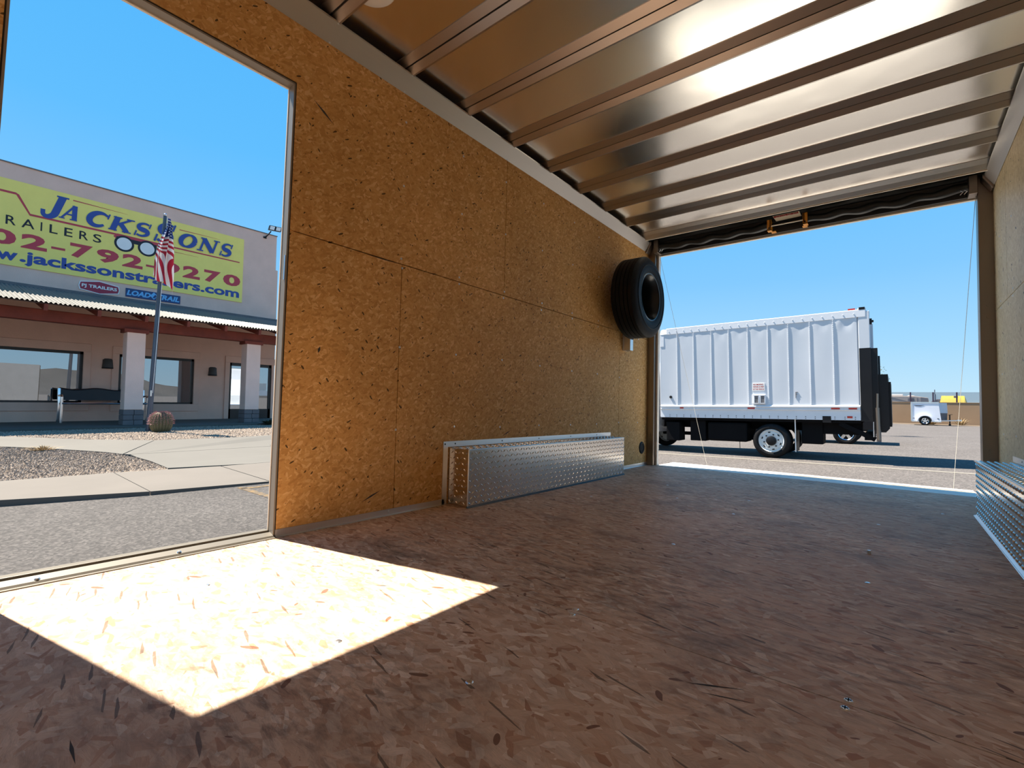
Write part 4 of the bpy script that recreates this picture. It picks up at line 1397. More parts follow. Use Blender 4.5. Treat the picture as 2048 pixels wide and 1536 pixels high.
part(o, 'cloth', MB().grid(lambda u, v: (-22.85 + 0.05 * sin(2 * pi * 5 * u), 6.95 + 0.5 * u, 0.2 + 1.85 * v), 50, 1), M_BLACK)
part(o, 'valance', MB().box(-22.9, -22.78, 6.9, 7.5, 1.45, 2.05), M_BLACK_MATT)
o = empty('artist_easel', 'pale wooden easel standing behind the shop window glass', 'easel', (-22.9, 6.7, 0.15), True, bmap)
part(o, 'leg', MB().bar((-22.9, 6.35, 1.55), (-22.8, 6.75, 0.16), 0.035, 0.035), M_DRY)
part(o, 'leg', MB().bar((-22.9, 6.35, 1.55), (-23.1, 6.50, 0.16), 0.035, 0.035), M_DRY)
part(o, 'tray', MB().box(-22.9, -22.8, 6.3, 6.7, 0.5, 0.54), M_DRY)

# ------------------------------------------------------------------ bench on the porch
o = empty('porch_bench', 'black porch bench with chrome frame and wavy back rail', 'bench', (-21.2, 4.43, -0.5), True, bmap)
bx0, bx1 = -21.65, -21.05
y0, y1 = 3.20, 5.67
for y in (y0, y1):
    part(o, 'leg', MB().tube([(bx1, y, -0.5), (bx1, y, 0.42), (bx1 - 0.05, y, 0.46), (bx0 + 0.1, y, 0.46)], 0.045, 8), M_CHROME, True)
    part(o, 'leg', MB().tube([(bx0, y, -0.5), (bx0 + 0.08, y, 0.2), (bx0, y, 0.72)], 0.045, 8), M_CHROME, True)
part(o, 'back_rail', MB().tube([(bx0, y0 + (y1 - y0) * i / 24, 0.71 + 0.035 * sin(2 * pi * i / 24 * 2 + 2.6)) for i in range(25)], 0.03, 8), M_CHROME, True)
part(o, 'backrest', MB().grid(lambda u, v: (bx0 + 0.05 * (1 - v), y0 + 0.04 + (y1 - y0 - 0.08) * u, 0.30 + (0.39 + 0.035 * sin(2 * pi * u * 2 + 2.6)) * v), 24, 3), M_BENCH)
for i in range(5):
    part(o, 'seat_slat', MB().box(bx0 + 0.08 + i * 0.11, bx0 + 0.17 + i * 0.11, y0, y1, 0.16, 0.20), M_BENCH)
part(o, 'seat_rail', MB().tube([(bx1 + 0.02, y0, 0.19), (bx1 + 0.02, y1, 0.19)], 0.035, 8), M_CHROME, True)

# ------------------------------------------------------------------ barrel cactus
CX, CY = -15.35, 4.63
o = empty('barrel_cactus', 'round barrel cactus with pinkish spines in the gravel', 'cactus', (CX, CY, -0.57), True, bmap)
NR = 22


def cact(u, v, k=1.0):
    th = 2 * pi * u
    ph = -0.35 * pi + v * 0.85 * pi
    rr = 0.285 * max(0.02, cos(ph) ** 0.75 if cos(ph) > 0 else 0.02)
    rib = 1 + 0.10 * (abs(cos(NR / 2 * th)) - 0.6) * min(1, 4 * rr)
    return (CX + rr * rib * k * cos(th), CY + rr * rib * k * sin(th), -0.29 + 0.325 * sin(ph) * k)


part(o, 'body', MB().grid(cact, NR * 6, 18), M_CACTUS, True)
mb = MB()
random.seed(3)
for r in range(NR):
    for q in range(9):
        u = r / NR + 0.0
        v = 0.38 + 0.55 * q / 9
        p = Vector(cact(u, v, 1.0))
        c = Vector((CX, CY, -0.29))
        nrm = (p - c).normalized()
        for s in range(5):
            d = (nrm + 0.9 * Vector((random.uniform(-1, 1), random.uniform(-1, 1), random.uniform(-.6, 1)))).normalized()
            a = d.orthogonal().normalized() * 0.0045
            b = d.cross(a)
            e2 = p + d * random.uniform(0.05, 0.085)
            mb.add([p + a, p - a * .5 + b * .8, p - a * .5 - b * .8, e2], [(0, 1, 3), (1, 2, 3), (2, 0, 3)])
part(o, 'spines', mb, M_SPINE, kind='stuff')

# ------------------------------------------------------------------ flagpole and flag
FX = -15.9
fk = (FX - 1.9) / (-17.0 - 1.9)
P0 = (FX, 4.735 * fk, -0.58)
P1 = (FX, 4.93 * fk, (6.50 - .537) * fk + .537)
o = empty('flag_pole', 'tall grey metal flag pole rising beside the cactus', 'flagpole', P0, True, bmap)
part(o, 'shaft', MB().tube([P0, tuple((P0[k] + P1[k]) / 2 for k in range(3)), P1], [0.075, 0.062, 0.045], 12), M_POLE, True)
part(o, 'finial', MB().lathe([(0.0005, P1[2] + 0.09), (0.035, P1[2] + 0.07), (0.05, P1[2] + 0.04), (0.035, P1[2] + 0.0), (0.02, P1[2] - 0.01)], 'z', (P1[0], P1[1], 0), 12), M_CHROME, True)
part(o, 'halyard', MB().tube([(P1[0] + 0.06, P1[1] + 0.05, P1[2] - 0.05), (P0[0] + 0.09, P0[1] + 0.04, 0.6)], 0.008, 5), M_SIGNWHT)
part(o, 'cleat', MB().box(P0[0] + 0.07, P0[0] + 0.1, P0[1] - 0.02, P0[1] + 0.02, 0.5, 0.68), M_CHROME)


def mk_flag():
    t = NT('flag_cloth')
    uv = t.n('ShaderNodeUVMap')
    s = t.n('ShaderNodeSeparateXYZ')
    t.l(uv.outputs[0], s.inputs[0])
    k = t.math('MULTIPLY', s.outputs[1], 13.0)
    odd = t.math('MODULO', t.math('FLOOR', t.math('ADD', k, 26.0)), 2.0)
    st = t.mix(t.math('GREATER_THAN', odd, 0.5), lin(170, 30, 52), lin(226, 222, 216))
    can = t.math('MULTIPLY', t.math('LESS_THAN', s.outputs[0], 0.40), t.math('GREATER_THAN', s.outputs[1], 6.0 / 13))
    c = t.n('ShaderNodeCombineXYZ')
    t.l(t.math('MULTIPLY', s.outputs[0], 28.0), c.inputs[0])
    t.l(t.math('MULTIPLY', s.outputs[1], 17.0), c.inputs[1])
    fr = t.n('ShaderNodeVectorMath', operation='FRACTION')
    t.l(c.outputs[0], fr.inputs[0])
    ds = t.n('ShaderNodeVectorMath', operation='DISTANCE')
    t.l(fr.outputs[0], ds.inputs[0])
    ds.inputs[1].default_value = (0.5, 0.5, 0)
    star = t.mix(t.math('LESS_THAN', ds.outputs['Value'], 0.27), lin(30, 48, 110), lin(226, 226, 230))
    col = t.mix(can, st, star)
    t.set(col, 0.8)
    t.b.inputs['Subsurface Weight'].default_value = 0.0
    tl = t.n('ShaderNodeBsdfTranslucent')
    t.l(col, tl.inputs[0])
    mx = t.n('ShaderNodeMixShader')
    mx.inputs[0].default_value = 0.12
    out = [n for n in t.t.nodes if n.type == 'OUTPUT_MATERIAL'][0]
    t.l(t.b.outputs[0], mx.inputs[1])
    t.l(tl.outputs[0], mx.inputs[2])
    t.l(mx.outputs[0], out.inputs[0])
    return t.m


# limp flag: canton gathered at the halyard, the fly hanging in folds on both sides of the pole
NU, NV = 36, 60
zt, zb = P1[2] - 0.10, P1[2] - 2.42
verts, uvs = [], []
px_ = lambda z: P0[1] + (P1[1] - P0[1]) * (z - P0[2]) / (P1[2] - P0[2])
HW = [(0.0, 0.035), (0.12, 0.06), (0.28, 0.13), (0.45, 0.20), (0.75, 0.27), (1.0, 0.28)]
OF = [(0.0, 0.07), (0.12, 0.10), (0.28, 0.06), (0.6, 0.02), (1.0, 0.04)]


def pw(tab, t):
    for (a, x), (b, y) in zip(tab[:-1], tab[1:]):
        if t <= b:
            return x + (y - x) * (t - a) / (b - a)
    return tab[-1][1]


for jv in range(NV + 1):
    t = jv / NV
    for iu in range(NU + 1):
        q = 2 * iu / NU - 1
        zend = zb + 0.26 * (1 - q) + 0.10 * sin(3.3 * q + 0.6)
        z = zt + (zend - zt) * t
        amp = min(1, 4 * t)
        y = px_(z) + pw(OF, t) + pw(HW, t) * (q + 0.10 * amp * sin(7 * q + 3 * t))
        x = FX + 0.17 + 0.07 * amp * sin(8.5 * q + 2.2 * t) + 0.05 * amp * sin(4 * q - 3 * t)
        verts.append((x, y, z))
        if t < 0.29:
            uvs.append((0.19 + 0.12 * q, 0.56 + 0.40 * (1 - t / 0.29)))
        else:
            a = (t - 0.29) / 0.71
            k = 7.6 * min(a, 0.36) / 0.36 + 2.5 * max(0, a - 0.36) - 5.2 * q * smooth(0.12, 0.7, a)
            uvs.append((0.7, (k + 7) / 13))
fm = MB()
fm.add(verts, [(j2 * (NU + 1) + i, j2 * (NU + 1) + i + 1, (j2 + 1) * (NU + 1) + i + 1, (j2 + 1) * (NU + 1) + i) for j2 in range(NV) for i in range(NU)])
fo = solo('flag', fm, mk_flag(), 'limp red and white striped flag with blue starred canton on the pole', 'flag', (FX + 0.17, P1[1], zb), True, bmap, True)
uvl = fo.data.uv_layers.new(name='UVMap')
for lp_ in fo.data.loops:
    uvl.data[lp_.index].uv = uvs[lp_.vertex_index]

# ------------------------------------------------------------------ small plants
random.seed(21)


def tuft(name, lab, c, r, h, n, m, ext=True, vmap=None, cat='plant', group=None, wdt=0.006):
    o = empty(name, lab, cat, c, ext, vmap, group)
    mb = MB()
    for i in range(n):
        a = random.uniform(0, 2 * pi)
        rr = r * random.random() ** 0.5
        hh = h * random.uniform(0.5, 1.0)
        b = Vector((c[0] + 0.35 * rr * cos(a), c[1] + 0.35 * rr * sin(a), c[2]))
        e_ = Vector((c[0] + rr * cos(a) * 1.2, c[1] + rr * sin(a) * 1.2, c[2] + hh * (1 - 0.35 * rr / r)))
        mid = (b + e_) / 2 + Vector((0, 0, 0.2 * hh))
        s = Vector((-sin(a), cos(a), 0)) * wdt
        mb.add([b - s, b + s, mid + s, mid - s, e_], [(0, 1, 2, 3), (3, 2, 4)])
    part(o, 'blades', mb, m, kind='stuff')
    cr = MB().lathe([(0.0005, c[2] + 0.03), (0.12 * r + 0.02, c[2] + 0.02), (0.15 * r + 0.02, c[2])], 'z', (c[0], c[1], 0), 8)
    part(o, 'crown', cr, M_TWIG)
    return o


tuft('dry_tuft', 'sparse dry grey-green tuft at the back of the near gravel bed', (-10.9, 1.55, -0.57), 0.30, 0.13, 90, M_DRY, True, bmap)
tuft('dry_tuft', 'yellow-green grass tuft half hidden by the door jamb', (-7.75, 4.55, -0.55), 0.16, 0.24, 60, M_LEAF, True, bmap)
tuft('low_succulent', 'low dark leafy plant at the foot of the second pillar', (-17.35, 8.75, -0.55), 0.40, 0.26, 120, M_LEAF, True, bmap, wdt=0.03)
tuft('dry_tuft', 'dry straw coloured weeds behind the white cargo trailer wheel', (4.05, 49.3, -0.68), 0.5, 0.35, 140, M_DRY, wdt=0.02)
tuft('dry_tuft', 'dry straw coloured weeds at the white cargo trailer tongue', (5.75, 49.3, -0.66), 0.6, 0.62, 60, M_DRY, wdt=0.02)

# ------------------------------------------------------------------ wheels shared by the vehicles
def wheel(parent, c, R, w, rim_r, rim_mat, style, s=-1):
    """wheel with its axle along y; s=-1 shows its face to -y"""
    x, y, z = c
    f = y + s * w / 2
    h = lambda d: f - s * d          # depth behind the face
    prof = [(rim_r, h(0.02)), (rim_r + 0.02, h(0.0)), (R * 0.80, h(-0.008)), (R * 0.94, h(0.012)), (R, h(0.045)), (R, h(w - 0.045)), (R * 0.94, h(w - 0.012)), (R * 0.8, h(w)), (rim_r, h(w - 0.02))]
    tr = part(parent, 'tire', MB().lathe(prof, 'y', (x, 0, z), 40), M_RUBBER, True)
    if style == 'truck':
        rm = part(parent, 'rim', MB().lathe([(rim_r + 0.004, h(0.02)), (rim_r - 0.01, h(0.004)), (rim_r - 0.03, h(0.03)), (rim_r * 0.80, h(0.04)), (rim_r * 0.76, h(0.022)), (rim_r * 0.42, h(0.018)), (rim_r * 0.38, h(0.03)), (0.0005, h(0.03))], 'y', (x, 0, z), 40), rim_mat, True)
        part(parent, 'hub', MB().lathe([(rim_r * 0.40, h(0.03)), (rim_r * 0.38, h(-0.03)), (rim_r * 0.28, h(-0.045)), (0.0005, h(-0.045))], 'y', (x, 0, z), 20), M_BLACK, True)
        for k in range(6):
            a = 2 * pi * k / 6 + 0.2
            part(rm, 'lug_nut', MB().cyl('y', (x + 0.56 * rim_r * cos(a), 0, z + 0.56 * rim_r * sin(a)), 0.017, h(0.018), h(-0.012), 6), M_BLACK)
        for k in range(6):
            a = 2 * pi * (k + 0.5) / 6 + 0.2
            ca, sa = cos(a), sin(a)
            q = [(x + 0.74 * rim_r * ca - sa * t * 0.033 + ca * r_ * 0.013, z + 0.74 * rim_r * sa + ca * t * 0.033 + sa * r_ * 0.013) for t, r_ in ((-1, 0), (-.5, 1), (.5, 1), (1, 0), (.5, -1), (-.5, -1))]
            part(rm, 'hand_hole', MB().prism(q, 'y', h(0.016), h(0.035)), M_BLACK_MATT)
    else:
        part(parent, 'rim', MB().lathe([(rim_r + 0.004, h(0.02)), (rim_r - 0.01, h(0.002)), (rim_r - 0.03, h(0.02)), (rim_r - 0.035, h(0.10))], 'y', (x, 0, z), 32), rim_mat, True)
        part(parent, 'rim_back', MB().cyl('y', (x, 0, z), rim_r - 0.03, h(0.09), h(0.11), 24), M_BLACK_MATT)
        mb = MB()
        for k in range(5):
            a = 2 * pi * k / 5 + 0.3
            d = Vector((cos(a), 0, sin(a)))
            b0 = Vector((x, h(0.03), z))
            mb.bar(b0, b0 + d * (rim_r - 0.02), 0.075 * rim_r / 0.2, 0.03, (0, 1, 0))
        mb.cyl('y', (x, 0, z), 0.05, h(0.0), h(0.05), 16)
        part(parent, 'spokes', mb, rim_mat)
    return tr


# ------------------------------------------------------------------ box truck
TY0, TY1 = 12.75, 14.95
TX0, TX1 = -3.08, 1.335
ZR0, ZR1, ZP1, ZTOP = 0.225, 0.555, 2.50, 2.635
tk = empty('box_truck', 'white panel box truck with black lift gate parked behind the trailer', 'truck', (-0.4, TY0, GZ), True, None, rot=Matrix.Rotation(-math.radians(1.0), 4, 'Y'))
part(tk, 'cargo_body', MB().box(TX0 + 0.03, TX1, TY0 + 0.03, TY1, ZR1 - 0.05, ZTOP - 0.03), M_TRUCKW)
sx = [TX0 + 0.02, -2.62, -2.185, -1.738, -1.318, -0.876, -0.432, -0.004, 0.43, 0.876, TX1 - 0.02]


def dented(a, b, amt):
    """aluminium skin panel, slightly oil-canned"""
    ph = random.uniform(0, 6)

    def fn(u, v):
        d = 0.004 * sin(pi * u) * sin(3 * v + ph) + amt * sin(pi * u) * math.exp(-((v - 0.94) / 0.06) ** 2) * sin(2.2 * pi * u + 0.5)
        return (a + (b - a) * u, TY0 - 0.006 - d, ZR1 + (ZP1 - ZR1) * v)
    mb = MB().grid(fn, 8, 24)
    n = len(mb.v)
    mb.grid(lambda u, v: (a + (b - a) * u, TY0 + 0.03, ZR1 + (ZP1 - ZR1) * v), 8, 24)
    nu = 9
    # close the rim
    idx = [i for i in range(nu)] + [nu * k + 8 for k in range(1, 25)] + [nu * 24 + i for i in range(7, -1, -1)] + [nu * k for k in range(23, 0, -1)]
    mb.f += [(idx[i], idx[(i + 1) % len(idx)], n + idx[(i + 1) % len(idx)], n + idx[i]) for i in range(len(idx))]
    return mb


random.seed(5)
for i, (a, b) in enumerate(zip(sx[:-1], sx[1:])):
    part(tk, 'side_panel', dented(a + 0.004, b - 0.004, 0.016 if i == 9 else (0.007 if i > 2 else 0.003)), M_TRUCKW, True)
ME_RIV = None
for i, x in enumerate(sx[1:-1]):
    mb = MB()
    mb.box(x - 0.006, x + 0.006, TY0 - 0.009, TY0, ZR1, ZP1)
    for k in range(40):
        z = ZR1 + 0.03 + k * (ZP1 - ZR1 - 0.05) / 40
        mb.box(x - 0.009, x + 0.009, TY0 - 0.022, TY0 - 0.006, z, z + 0.02)
    part(tk, 'rivet_strip', mb, M_TRUCKRAIL)
part(tk, 'top_rail', MB().prism([(TY0 - 0.018, ZP1 - 0.03), (TY0 - 0.018, ZTOP - 0.012), (TY0 - 0.002, ZTOP), (TY0 + 0.10, ZTOP), (TY0 + 0.10, ZP1 - 0.03)], 'x', TX0 + 0.18, TX1 + 0.13), M_TRUCKRAIL)
mb = MB()
for k in range(22):
    x = TX0 + 0.25 + k * 0.195
    mb.box(x - 0.009, x + 0.009, TY0 - 0.026, TY0 - 0.018, ZP1 + 0.035, ZP1 + 0.053)
part(tk, 'rail_rivets', mb, M_TRUCKRAIL)
part(tk, 'roof', MB().box(TX0 + 0.05, TX1 + 0.13, TY0 + 0.1, TY1, ZTOP - 0.03, ZTOP - 0.005), M_CORR)
part(tk, 'front_corner_cap', MB().lathe([(0.14, TX0 + 0.005), (0.15, TX0 + 0.02), (0.15, TX0 + 0.20), (0.0005, TX0 + 0.20)], 'x', (0, TY0 + 0.13, ZTOP - 0.15), 12, pi / 2, pi * 1.02).box(TX0, TX0 + 0.10, TY0 - 0.014, TY0 + 0.1, ZP1 - 0.35, ZTOP - 0.14), M_TRUCKRAIL, True)
part(tk, 'front_post', MB().box(TX0 - 0.02, TX0 + 0.03, TY0 - 0.004, TY1, ZR0, ZTOP - 0.12), M_TRUCKW, bevel=0.015)
part(tk, 'bottom_rail', MB().box(TX0, TX1, TY0 - 0.012, TY0 + 0.08, ZR0, ZR1 - 0.10), M_TRUCKRAIL)
part(tk, 'rub_rail', MB().prism([(TY0 - 0.012, ZR1), (TY0 - 0.05, ZR1 - 0.025), (TY0 - 0.05, ZR1 - 0.045), (TY0 - 0.018, ZR1 - 0.055), (TY0 - 0.018, ZR1 - 0.095), (TY0 - 0.045, ZR1 - 0.105), (TY0 - 0.012, ZR1 - 0.125), (TY0 + 0.05, ZR1 - 0.1), (TY0 + 0.05, ZR1)], 'x', TX0, TX1), M_TRUCKRAIL)
for a, b in ((-2.555, -2.46), (-0.90, -0.74), (0.807, 0.965), (1.125, 1.275)):
    part(tk, 'reflector', MB().box(a, b, TY0 - 0.026, TY0 - 0.017, ZR1 - 0.092, ZR1 - 0.060), M_REFL, label='red reflector strip')
part(tk, 'reflector', MB().box(1.095, 1.19, TY0 - 0.02, TY0 - 0.011, ZR0 + 0.045, ZR0 + 0.09), M_REFL, label='red reflector strip')
part(tk, 'marker_light', MB().box(1.16, 1.29, TY0 - 0.002, TY0 + 0.03, ZTOP - 0.002, ZTOP + 0.035), M_REFL, label='red marker light')
mb = MB()
for k in range(23):
    x = TX0 + 0.25 + k * 0.185
    mb.box(x - 0.008, x + 0.008, TY0 - 0.018, TY0 - 0.012, ZR0 + 0.055, ZR0 + 0.075)
    mb.box(x - 0.008, x + 0.008, TY0 - 0.018, TY0 - 0.012, ZR0 + 0.018, ZR0 + 0.034)
part(tk, 'rail_bolts', mb, M_BLOCK)
# rear frame
part(tk, 'rear_frame', MB().box(TX1, TX1 + 0.20, TY0 - 0.012, TY0 + 0.18, ZR0 + 0.05, ZTOP - 0.045).box(TX1, TX1 + 0.20, TY1 - 0.18, TY1, ZR0 + 0.05, ZTOP - 0.045).box(TX1, TX1 + 0.14, TY0 - 0.012, TY1, ZTOP - 0.16, ZTOP + 0.03), M_TRUCKW, bevel=0.01)
part(tk, 'rear_door', MB().box(TX1 - 0.02, TX1 + 0.06, TY0 + 0.18, TY1 - 0.18, ZR0 + 0.2, ZTOP - 0.16), M_TRUCKW)
part(tk, 'corner_bracket', MB().box(TX1 + 0.02, TX1 + 0.125, TY0 - 0.02, TY0 + 0.05, ZTOP - 0.01, ZTOP + 0.045), M_BLACK)
part(tk, 'work_lamp', MB().box(TX1 + 0.20, TX1 + 0.24, TY0 + 0.02, TY0 + 0.1, 2.30, 2.42).box(TX1 + 0.22, TX1 + 0.27, TY0, TY0 + 0.08, 2.34, 2.38), M_BLACK)
vt = part(tk, 'side_vent', MB().box(-0.79, -0.49, TY0 - 0.05, TY0 - 0.005, 0.575, 0.815), M_TRUCKRAIL, bevel=0.012)
for a in (-0.745, -0.61):
    part(vt, 'vent_frame', MB().box(a, a + 0.012, TY0 - 0.07, TY0 - 0.05, 0.60, 0.79).box(a + 0.093, a + 0.105, TY0 - 0.07, TY0 - 0.05, 0.60, 0.79).box(a, a + 0.105, TY0 - 0.075, TY0 - 0.05, 0.78, 0.795).box(a, a + 0.105, TY0 - 0.07, TY0 - 0.05, 0.595, 0.607), M_TRUCKRAIL)
    for q in range(6):
        z = 0.612 + q * 0.028
        part(vt, 'vent_louver', MB().prism([(TY0 - 0.052, z + 0.02), (TY0 - 0.066, z), (TY0 - 0.062, z), (TY0 - 0.050, z + 0.018)], 'x', a + 0.012, a + 0.093), M_BLOCK)  # slats dark grey, the louver shading is put into their colour
part(tk, 'fuel_cap', MB().cyl('y', (-2.80, 0, 0.77), 0.035, TY0 - 0.03, TY0, 16), M_BLACK)
PT = lambda u, v, w: (u, TY0 - 0.0175, v)
part(tk, 'notice_plate', MB().box(-0.785, -0.515, TY0 - 0.016, TY0 - 0.004, 0.905, 1.085), M_SIGNWHT)
mb = text_mesh('NO SMOKING', (-0.765, -0.545, 1.035, 1.072), PT, 0.03)
for s_, z in (('WITHIN 25 FEET', 0.978), ('OF THIS VEHICLE', 0.920)):
    t = text_mesh(s_, (-0.772, -0.528, z, z + 0.037), PT, 0.03)
    mb.add(t.v, t.f)
part(tk, 'notice_lettering', mb, M_RED_INK)
part(tk, 'door_bracket', MB().box(0.125, 0.135, TY0 - 0.02, TY0 - 0.006, 0.72, 0.86).box(0.125, 0.175, TY0 - 0.02, TY0 - 0.006, 0.85, 0.86).box(0.125, 0.16, TY0 - 0.02, TY0 - 0.006, 0.80, 0.81), M_BLOCK)
# running gear
part(tk, 'chassis_rail', MB().box(-5.4, 1.30, 13.35, 13.45, -0.05, 0.17).box(-5.4, 1.30, 14.25, 14.35, -0.05, 0.17), M_TRUCKDK)
part(tk, 'floor_beams', MB().box(TX0, TX1, TY0 + 0.06, TY1, 0.16, 0.235), M_TRUCKDK)
part(tk, 'battery_box', MB().box(-2.35, -1.95, 12.9, 13.3, -0.38, 0.16), M_TRUCKDK, bevel=0.02)
part(tk, 'tool_box', MB().box(-2.98, -2.62, 12.86, 13.3, -0.40, 0.10), M_TRUCKDK, bevel=0.02)
part(tk, 'filler_cap', MB().cyl('z', (-2.72, 12.95, 0), 0.05, 0.02, 0.08, 12), M_BLUE, label='blue filler cap')
part(tk, 'fuel_tank', MB().box(-1.9, -0.95, 12.88, 13.4, -0.36, 0.12), M_TRUCKDK, bevel=0.05)
part(tk, 'exhaust_pipe', MB().tube([(-3.5, 14.0, -0.25), (-1.2, 14.0, -0.25), (-1.0, 13.6, -0.28), (-0.85, 13.5, -0.28)], 0.05, 10), M_TRUCKDK)
part(tk, 'drip_hose', MB().tube([(-1.13, 12.9, -0.3), (-1.13, 12.9, -0.52)], 0.008, 6), M_TRUCKDK)
part(tk, 'rear_axle', MB().tube([(-0.405, 13.0, -0.295), (-0.405, 14.7, -0.295)], 0.075, 12).cyl('y', (-0.405, 0, -0.295), 0.19, 13.65, 14.05, 16), M_TRUCKDK)
for y, sd in ((12.86, -1), (13.11, -1), (14.59, 1), (14.84, 1)):
    if y in (12.86,):
        wheel(tk, (-0.405, y, -0.295), 0.405, 0.21, 0.275, M_RIM_WHITE, 'truck', sd)
    else:
        part(tk, 'tire', MB().lathe([(0.26, y - 0.09), (0.34, y - 0.105), (0.39, y - 0.09), (0.405, y - 0.05), (0.405, y + 0.05), (0.39, y + 0.09), (0.34, y + 0.105), (0.26, y + 0.09)], 'y', (-0.405, 0, -0.295), 32), M_RUBBER, True)
part(tk, 'mud_flap', MB().box(0.085, 0.10, 12.82, 13.32, -0.52, 0.22), M_BLACK)
part(tk, 'flap_edge', MB().box(0.083, 0.103, 12.80, 12.82, -0.53, 0.23), M_SIGNWHT)
part(tk, 'lift_pump_box', MB().box(0.20, 0.62, 12.95, 13.5, -0.34, 0.2), M_TRUCKDK, bevel=0.02)
part(tk, 'tail_side_lamp', MB().box(0.64, 0.80, TY0 - 0.02, TY0 + 0.05, ZR0 - 0.06, ZR0 + 0.085), M_BLACK)
part(tk, 'under_bar', MB().box(0.55, 1.35, 13.0, 13.08, -0.10, 0.2), M_TRUCKDK)
# lift gate
for a, b in ((TY0 - 0.02, TY0 + 0.16), (TY1 - 0.16, TY1 + 0.02)):
    part(tk, 'lift_column', MB().box(TX1 + 0.005, TX1 + 0.21, a, b, ZR0 - 0.02, 1.785), M_BLACK)
for a, b in ((TY0, TY0 + 0.2), (TY1 - 0.2, TY1)):
    part(tk, 'lift_mast', MB().box(TX1 + 0.21, TX1 + 0.32, a, b, -0.05, 1.775), M_BLACK)
part(tk, 'lift_platform', MB().prism([(TX1 + 0.30, -0.02), (TX1 + 0.30, 1.21), (TX1 + 0.48, 1.21), (TX1 + 0.485, 0.06), (TX1 + 0.42, -0.02)], 'y', TY0 + 0.05, TY1 - 0.05), M_BLACK)
part(tk, 'platform_extension', MB().box(TX1 + 0.46, TX1 + 0.525, TY0 + 0.15, TY1 - 0.15, 0.10, 1.05), M_BLACK)
part(tk, 'lift_piston', MB().tube([(TX1 + 0.30, TY0 - 0.05, 0.80), (TX1 + 0.29, TY0 - 0.05, 0.45)], 0.022, 8).tube([(TX1 + 0.29, TY0 - 0.05, 0.50), (TX1 + 0.30, TY0 - 0.05, -0.18)], 0.038, 8), M_STEEL_BROWN, True)
part(tk, 'lift_foot', MB().box(TX1 + 0.26, TX1 + 0.34, TY0 - 0.06, TY0 + 0.04, -0.22, 0.02), M_BLOCK)
part(tk, 'lift_arm', MB().bar((0.95, TY0 + 0.1, 0.15), (TX1 + 0.24, TY0 + 0.1, -0.18), 0.06, 0.10), M_TRUCKDK)
part(tk, 'lift_bumper', MB().box(TX1 + 0.05, TX1 + 0.2, TY0 + 0.1, TY1 - 0.1, -0.20, -0.05), M_TRUCKDK)
part(tk, 'chain', MB().tube([(TX1 + 0.22, TY0 - 0.03, 0.2), (TX1 + 0.215, TY0 - 0.03, -0.12)], 0.01, 6), M_ZINC)
# cab, hidden behind the rear post of the trailer
cab = [(-3.22, 0.05), (-3.22, 1.75), (-4.05, 1.80), (-4.75, 0.95), (-5.35, 0.75), (-5.45, -0.2), (-3.25, -0.2)]
part(tk, 'cab', MB().prism(cab, 'y', TY0 + 0.08, TY1 - 0.08), M_TRUCKW, bevel=0.05)
part(tk, 'cab_window', MB().prism([(-3.35, 0.95), (-3.35, 1.6), (-4.0, 1.6), (-4.5, 0.98)], 'y', TY0 + 0.065, TY0 + 0.085), M_BLACK)
part(tk, 'side_mirror', MB().box(-4.62, -4.55, TY0 - 0.25, TY0 - 0.05, 0.95, 1.45), M_BLACK, bevel=0.02)
part(tk, 'front_bumper', MB().box(-5.6, -5.42, TY0 + 0.05, TY1 - 0.05, -0.3, 0.1), M_CHROME, bevel=0.03)
for y, sd in ((12.95, -1), (14.75, 1)):
    wheel(tk, (-3.72, y, -0.295), 0.405, 0.21, 0.275, M_RIM_WHITE, 'truck', sd)

# ------------------------------------------------------------------ pickup parked on the far side of the box truck
PX = 0.62
o = empty('pickup_truck', 'dark pickup on chrome wheels showing under the box truck', 'pickup', (PX, 19.4, GZ), True, rot=Matrix.Rotation(-math.radians(1.0), 4, 'Y'))
ZG = GZ - 0.0
part(o, 'body', MB().prism([(PX + 0.80, -0.25), (PX + 0.85, 0.35), (PX - 0.9, 0.38), (PX - 1.0, 1.05), (PX - 2.4, 1.08), (PX - 3.1, 0.45), (PX - 4.3, 0.32), (PX - 4.4, -0.25)], 'y', 19.35, 21.1), M_BLACK, bevel=0.06)
part(o, 'side_window', MB().prism([(PX - 1.1, 0.45), (PX - 1.15, 0.95), (PX - 2.35, 0.97), (PX - 2.9, 0.48)], 'y', 19.33, 19.36), M_GLASS)
part(o, 'tail_bumper', MB().box(PX + 0.80, PX + 0.92, 19.4, 21.05, -0.28, -0.08), M_BLACK, bevel=0.02)
for x in (PX, PX - 3.4):
    for y, sd in ((19.42, -1), (21.0, 1)):
        wheel(o, (x, y, GZ + 0.37), 0.37, 0.24, 0.23, M_CHROME, 'spoke', sd)

# ------------------------------------------------------------------ white cargo trailer by the block wall
YC = 46.8
gzc = gz(3.6, YC)
o = empty('cargo_trailer', 'small white enclosed cargo trailer in front of the tan block wall', 'cargo trailer', (3.6, YC, gzc), True)
ZC0, ZC1 = -0.40, 1.00
part(o, 'body', MB().prism([(2.84, ZC0), (2.82, ZC1), (4.36, ZC1), (4.50, ZC0 + 0.1), (4.48, ZC0)], 'y', YC, YC + 1.5), M_WHITE_TR)
part(o, 'nose', MB().add([(4.36, YC + 0.02, ZC1 - 0.03), (4.86, YC + 0.75, ZC1 - 0.03), (4.36, YC + 1.48, ZC1 - 0.03), (4.46, YC + 0.02, 0.22), (4.90, YC + 0.75, 0.22), (4.46, YC + 1.48, 0.22)],
                         [(0, 1, 4, 3), (1, 2, 5, 4), (0, 2, 1), (3, 4, 5), (0, 3, 5, 2)]), M_TRUCKW)
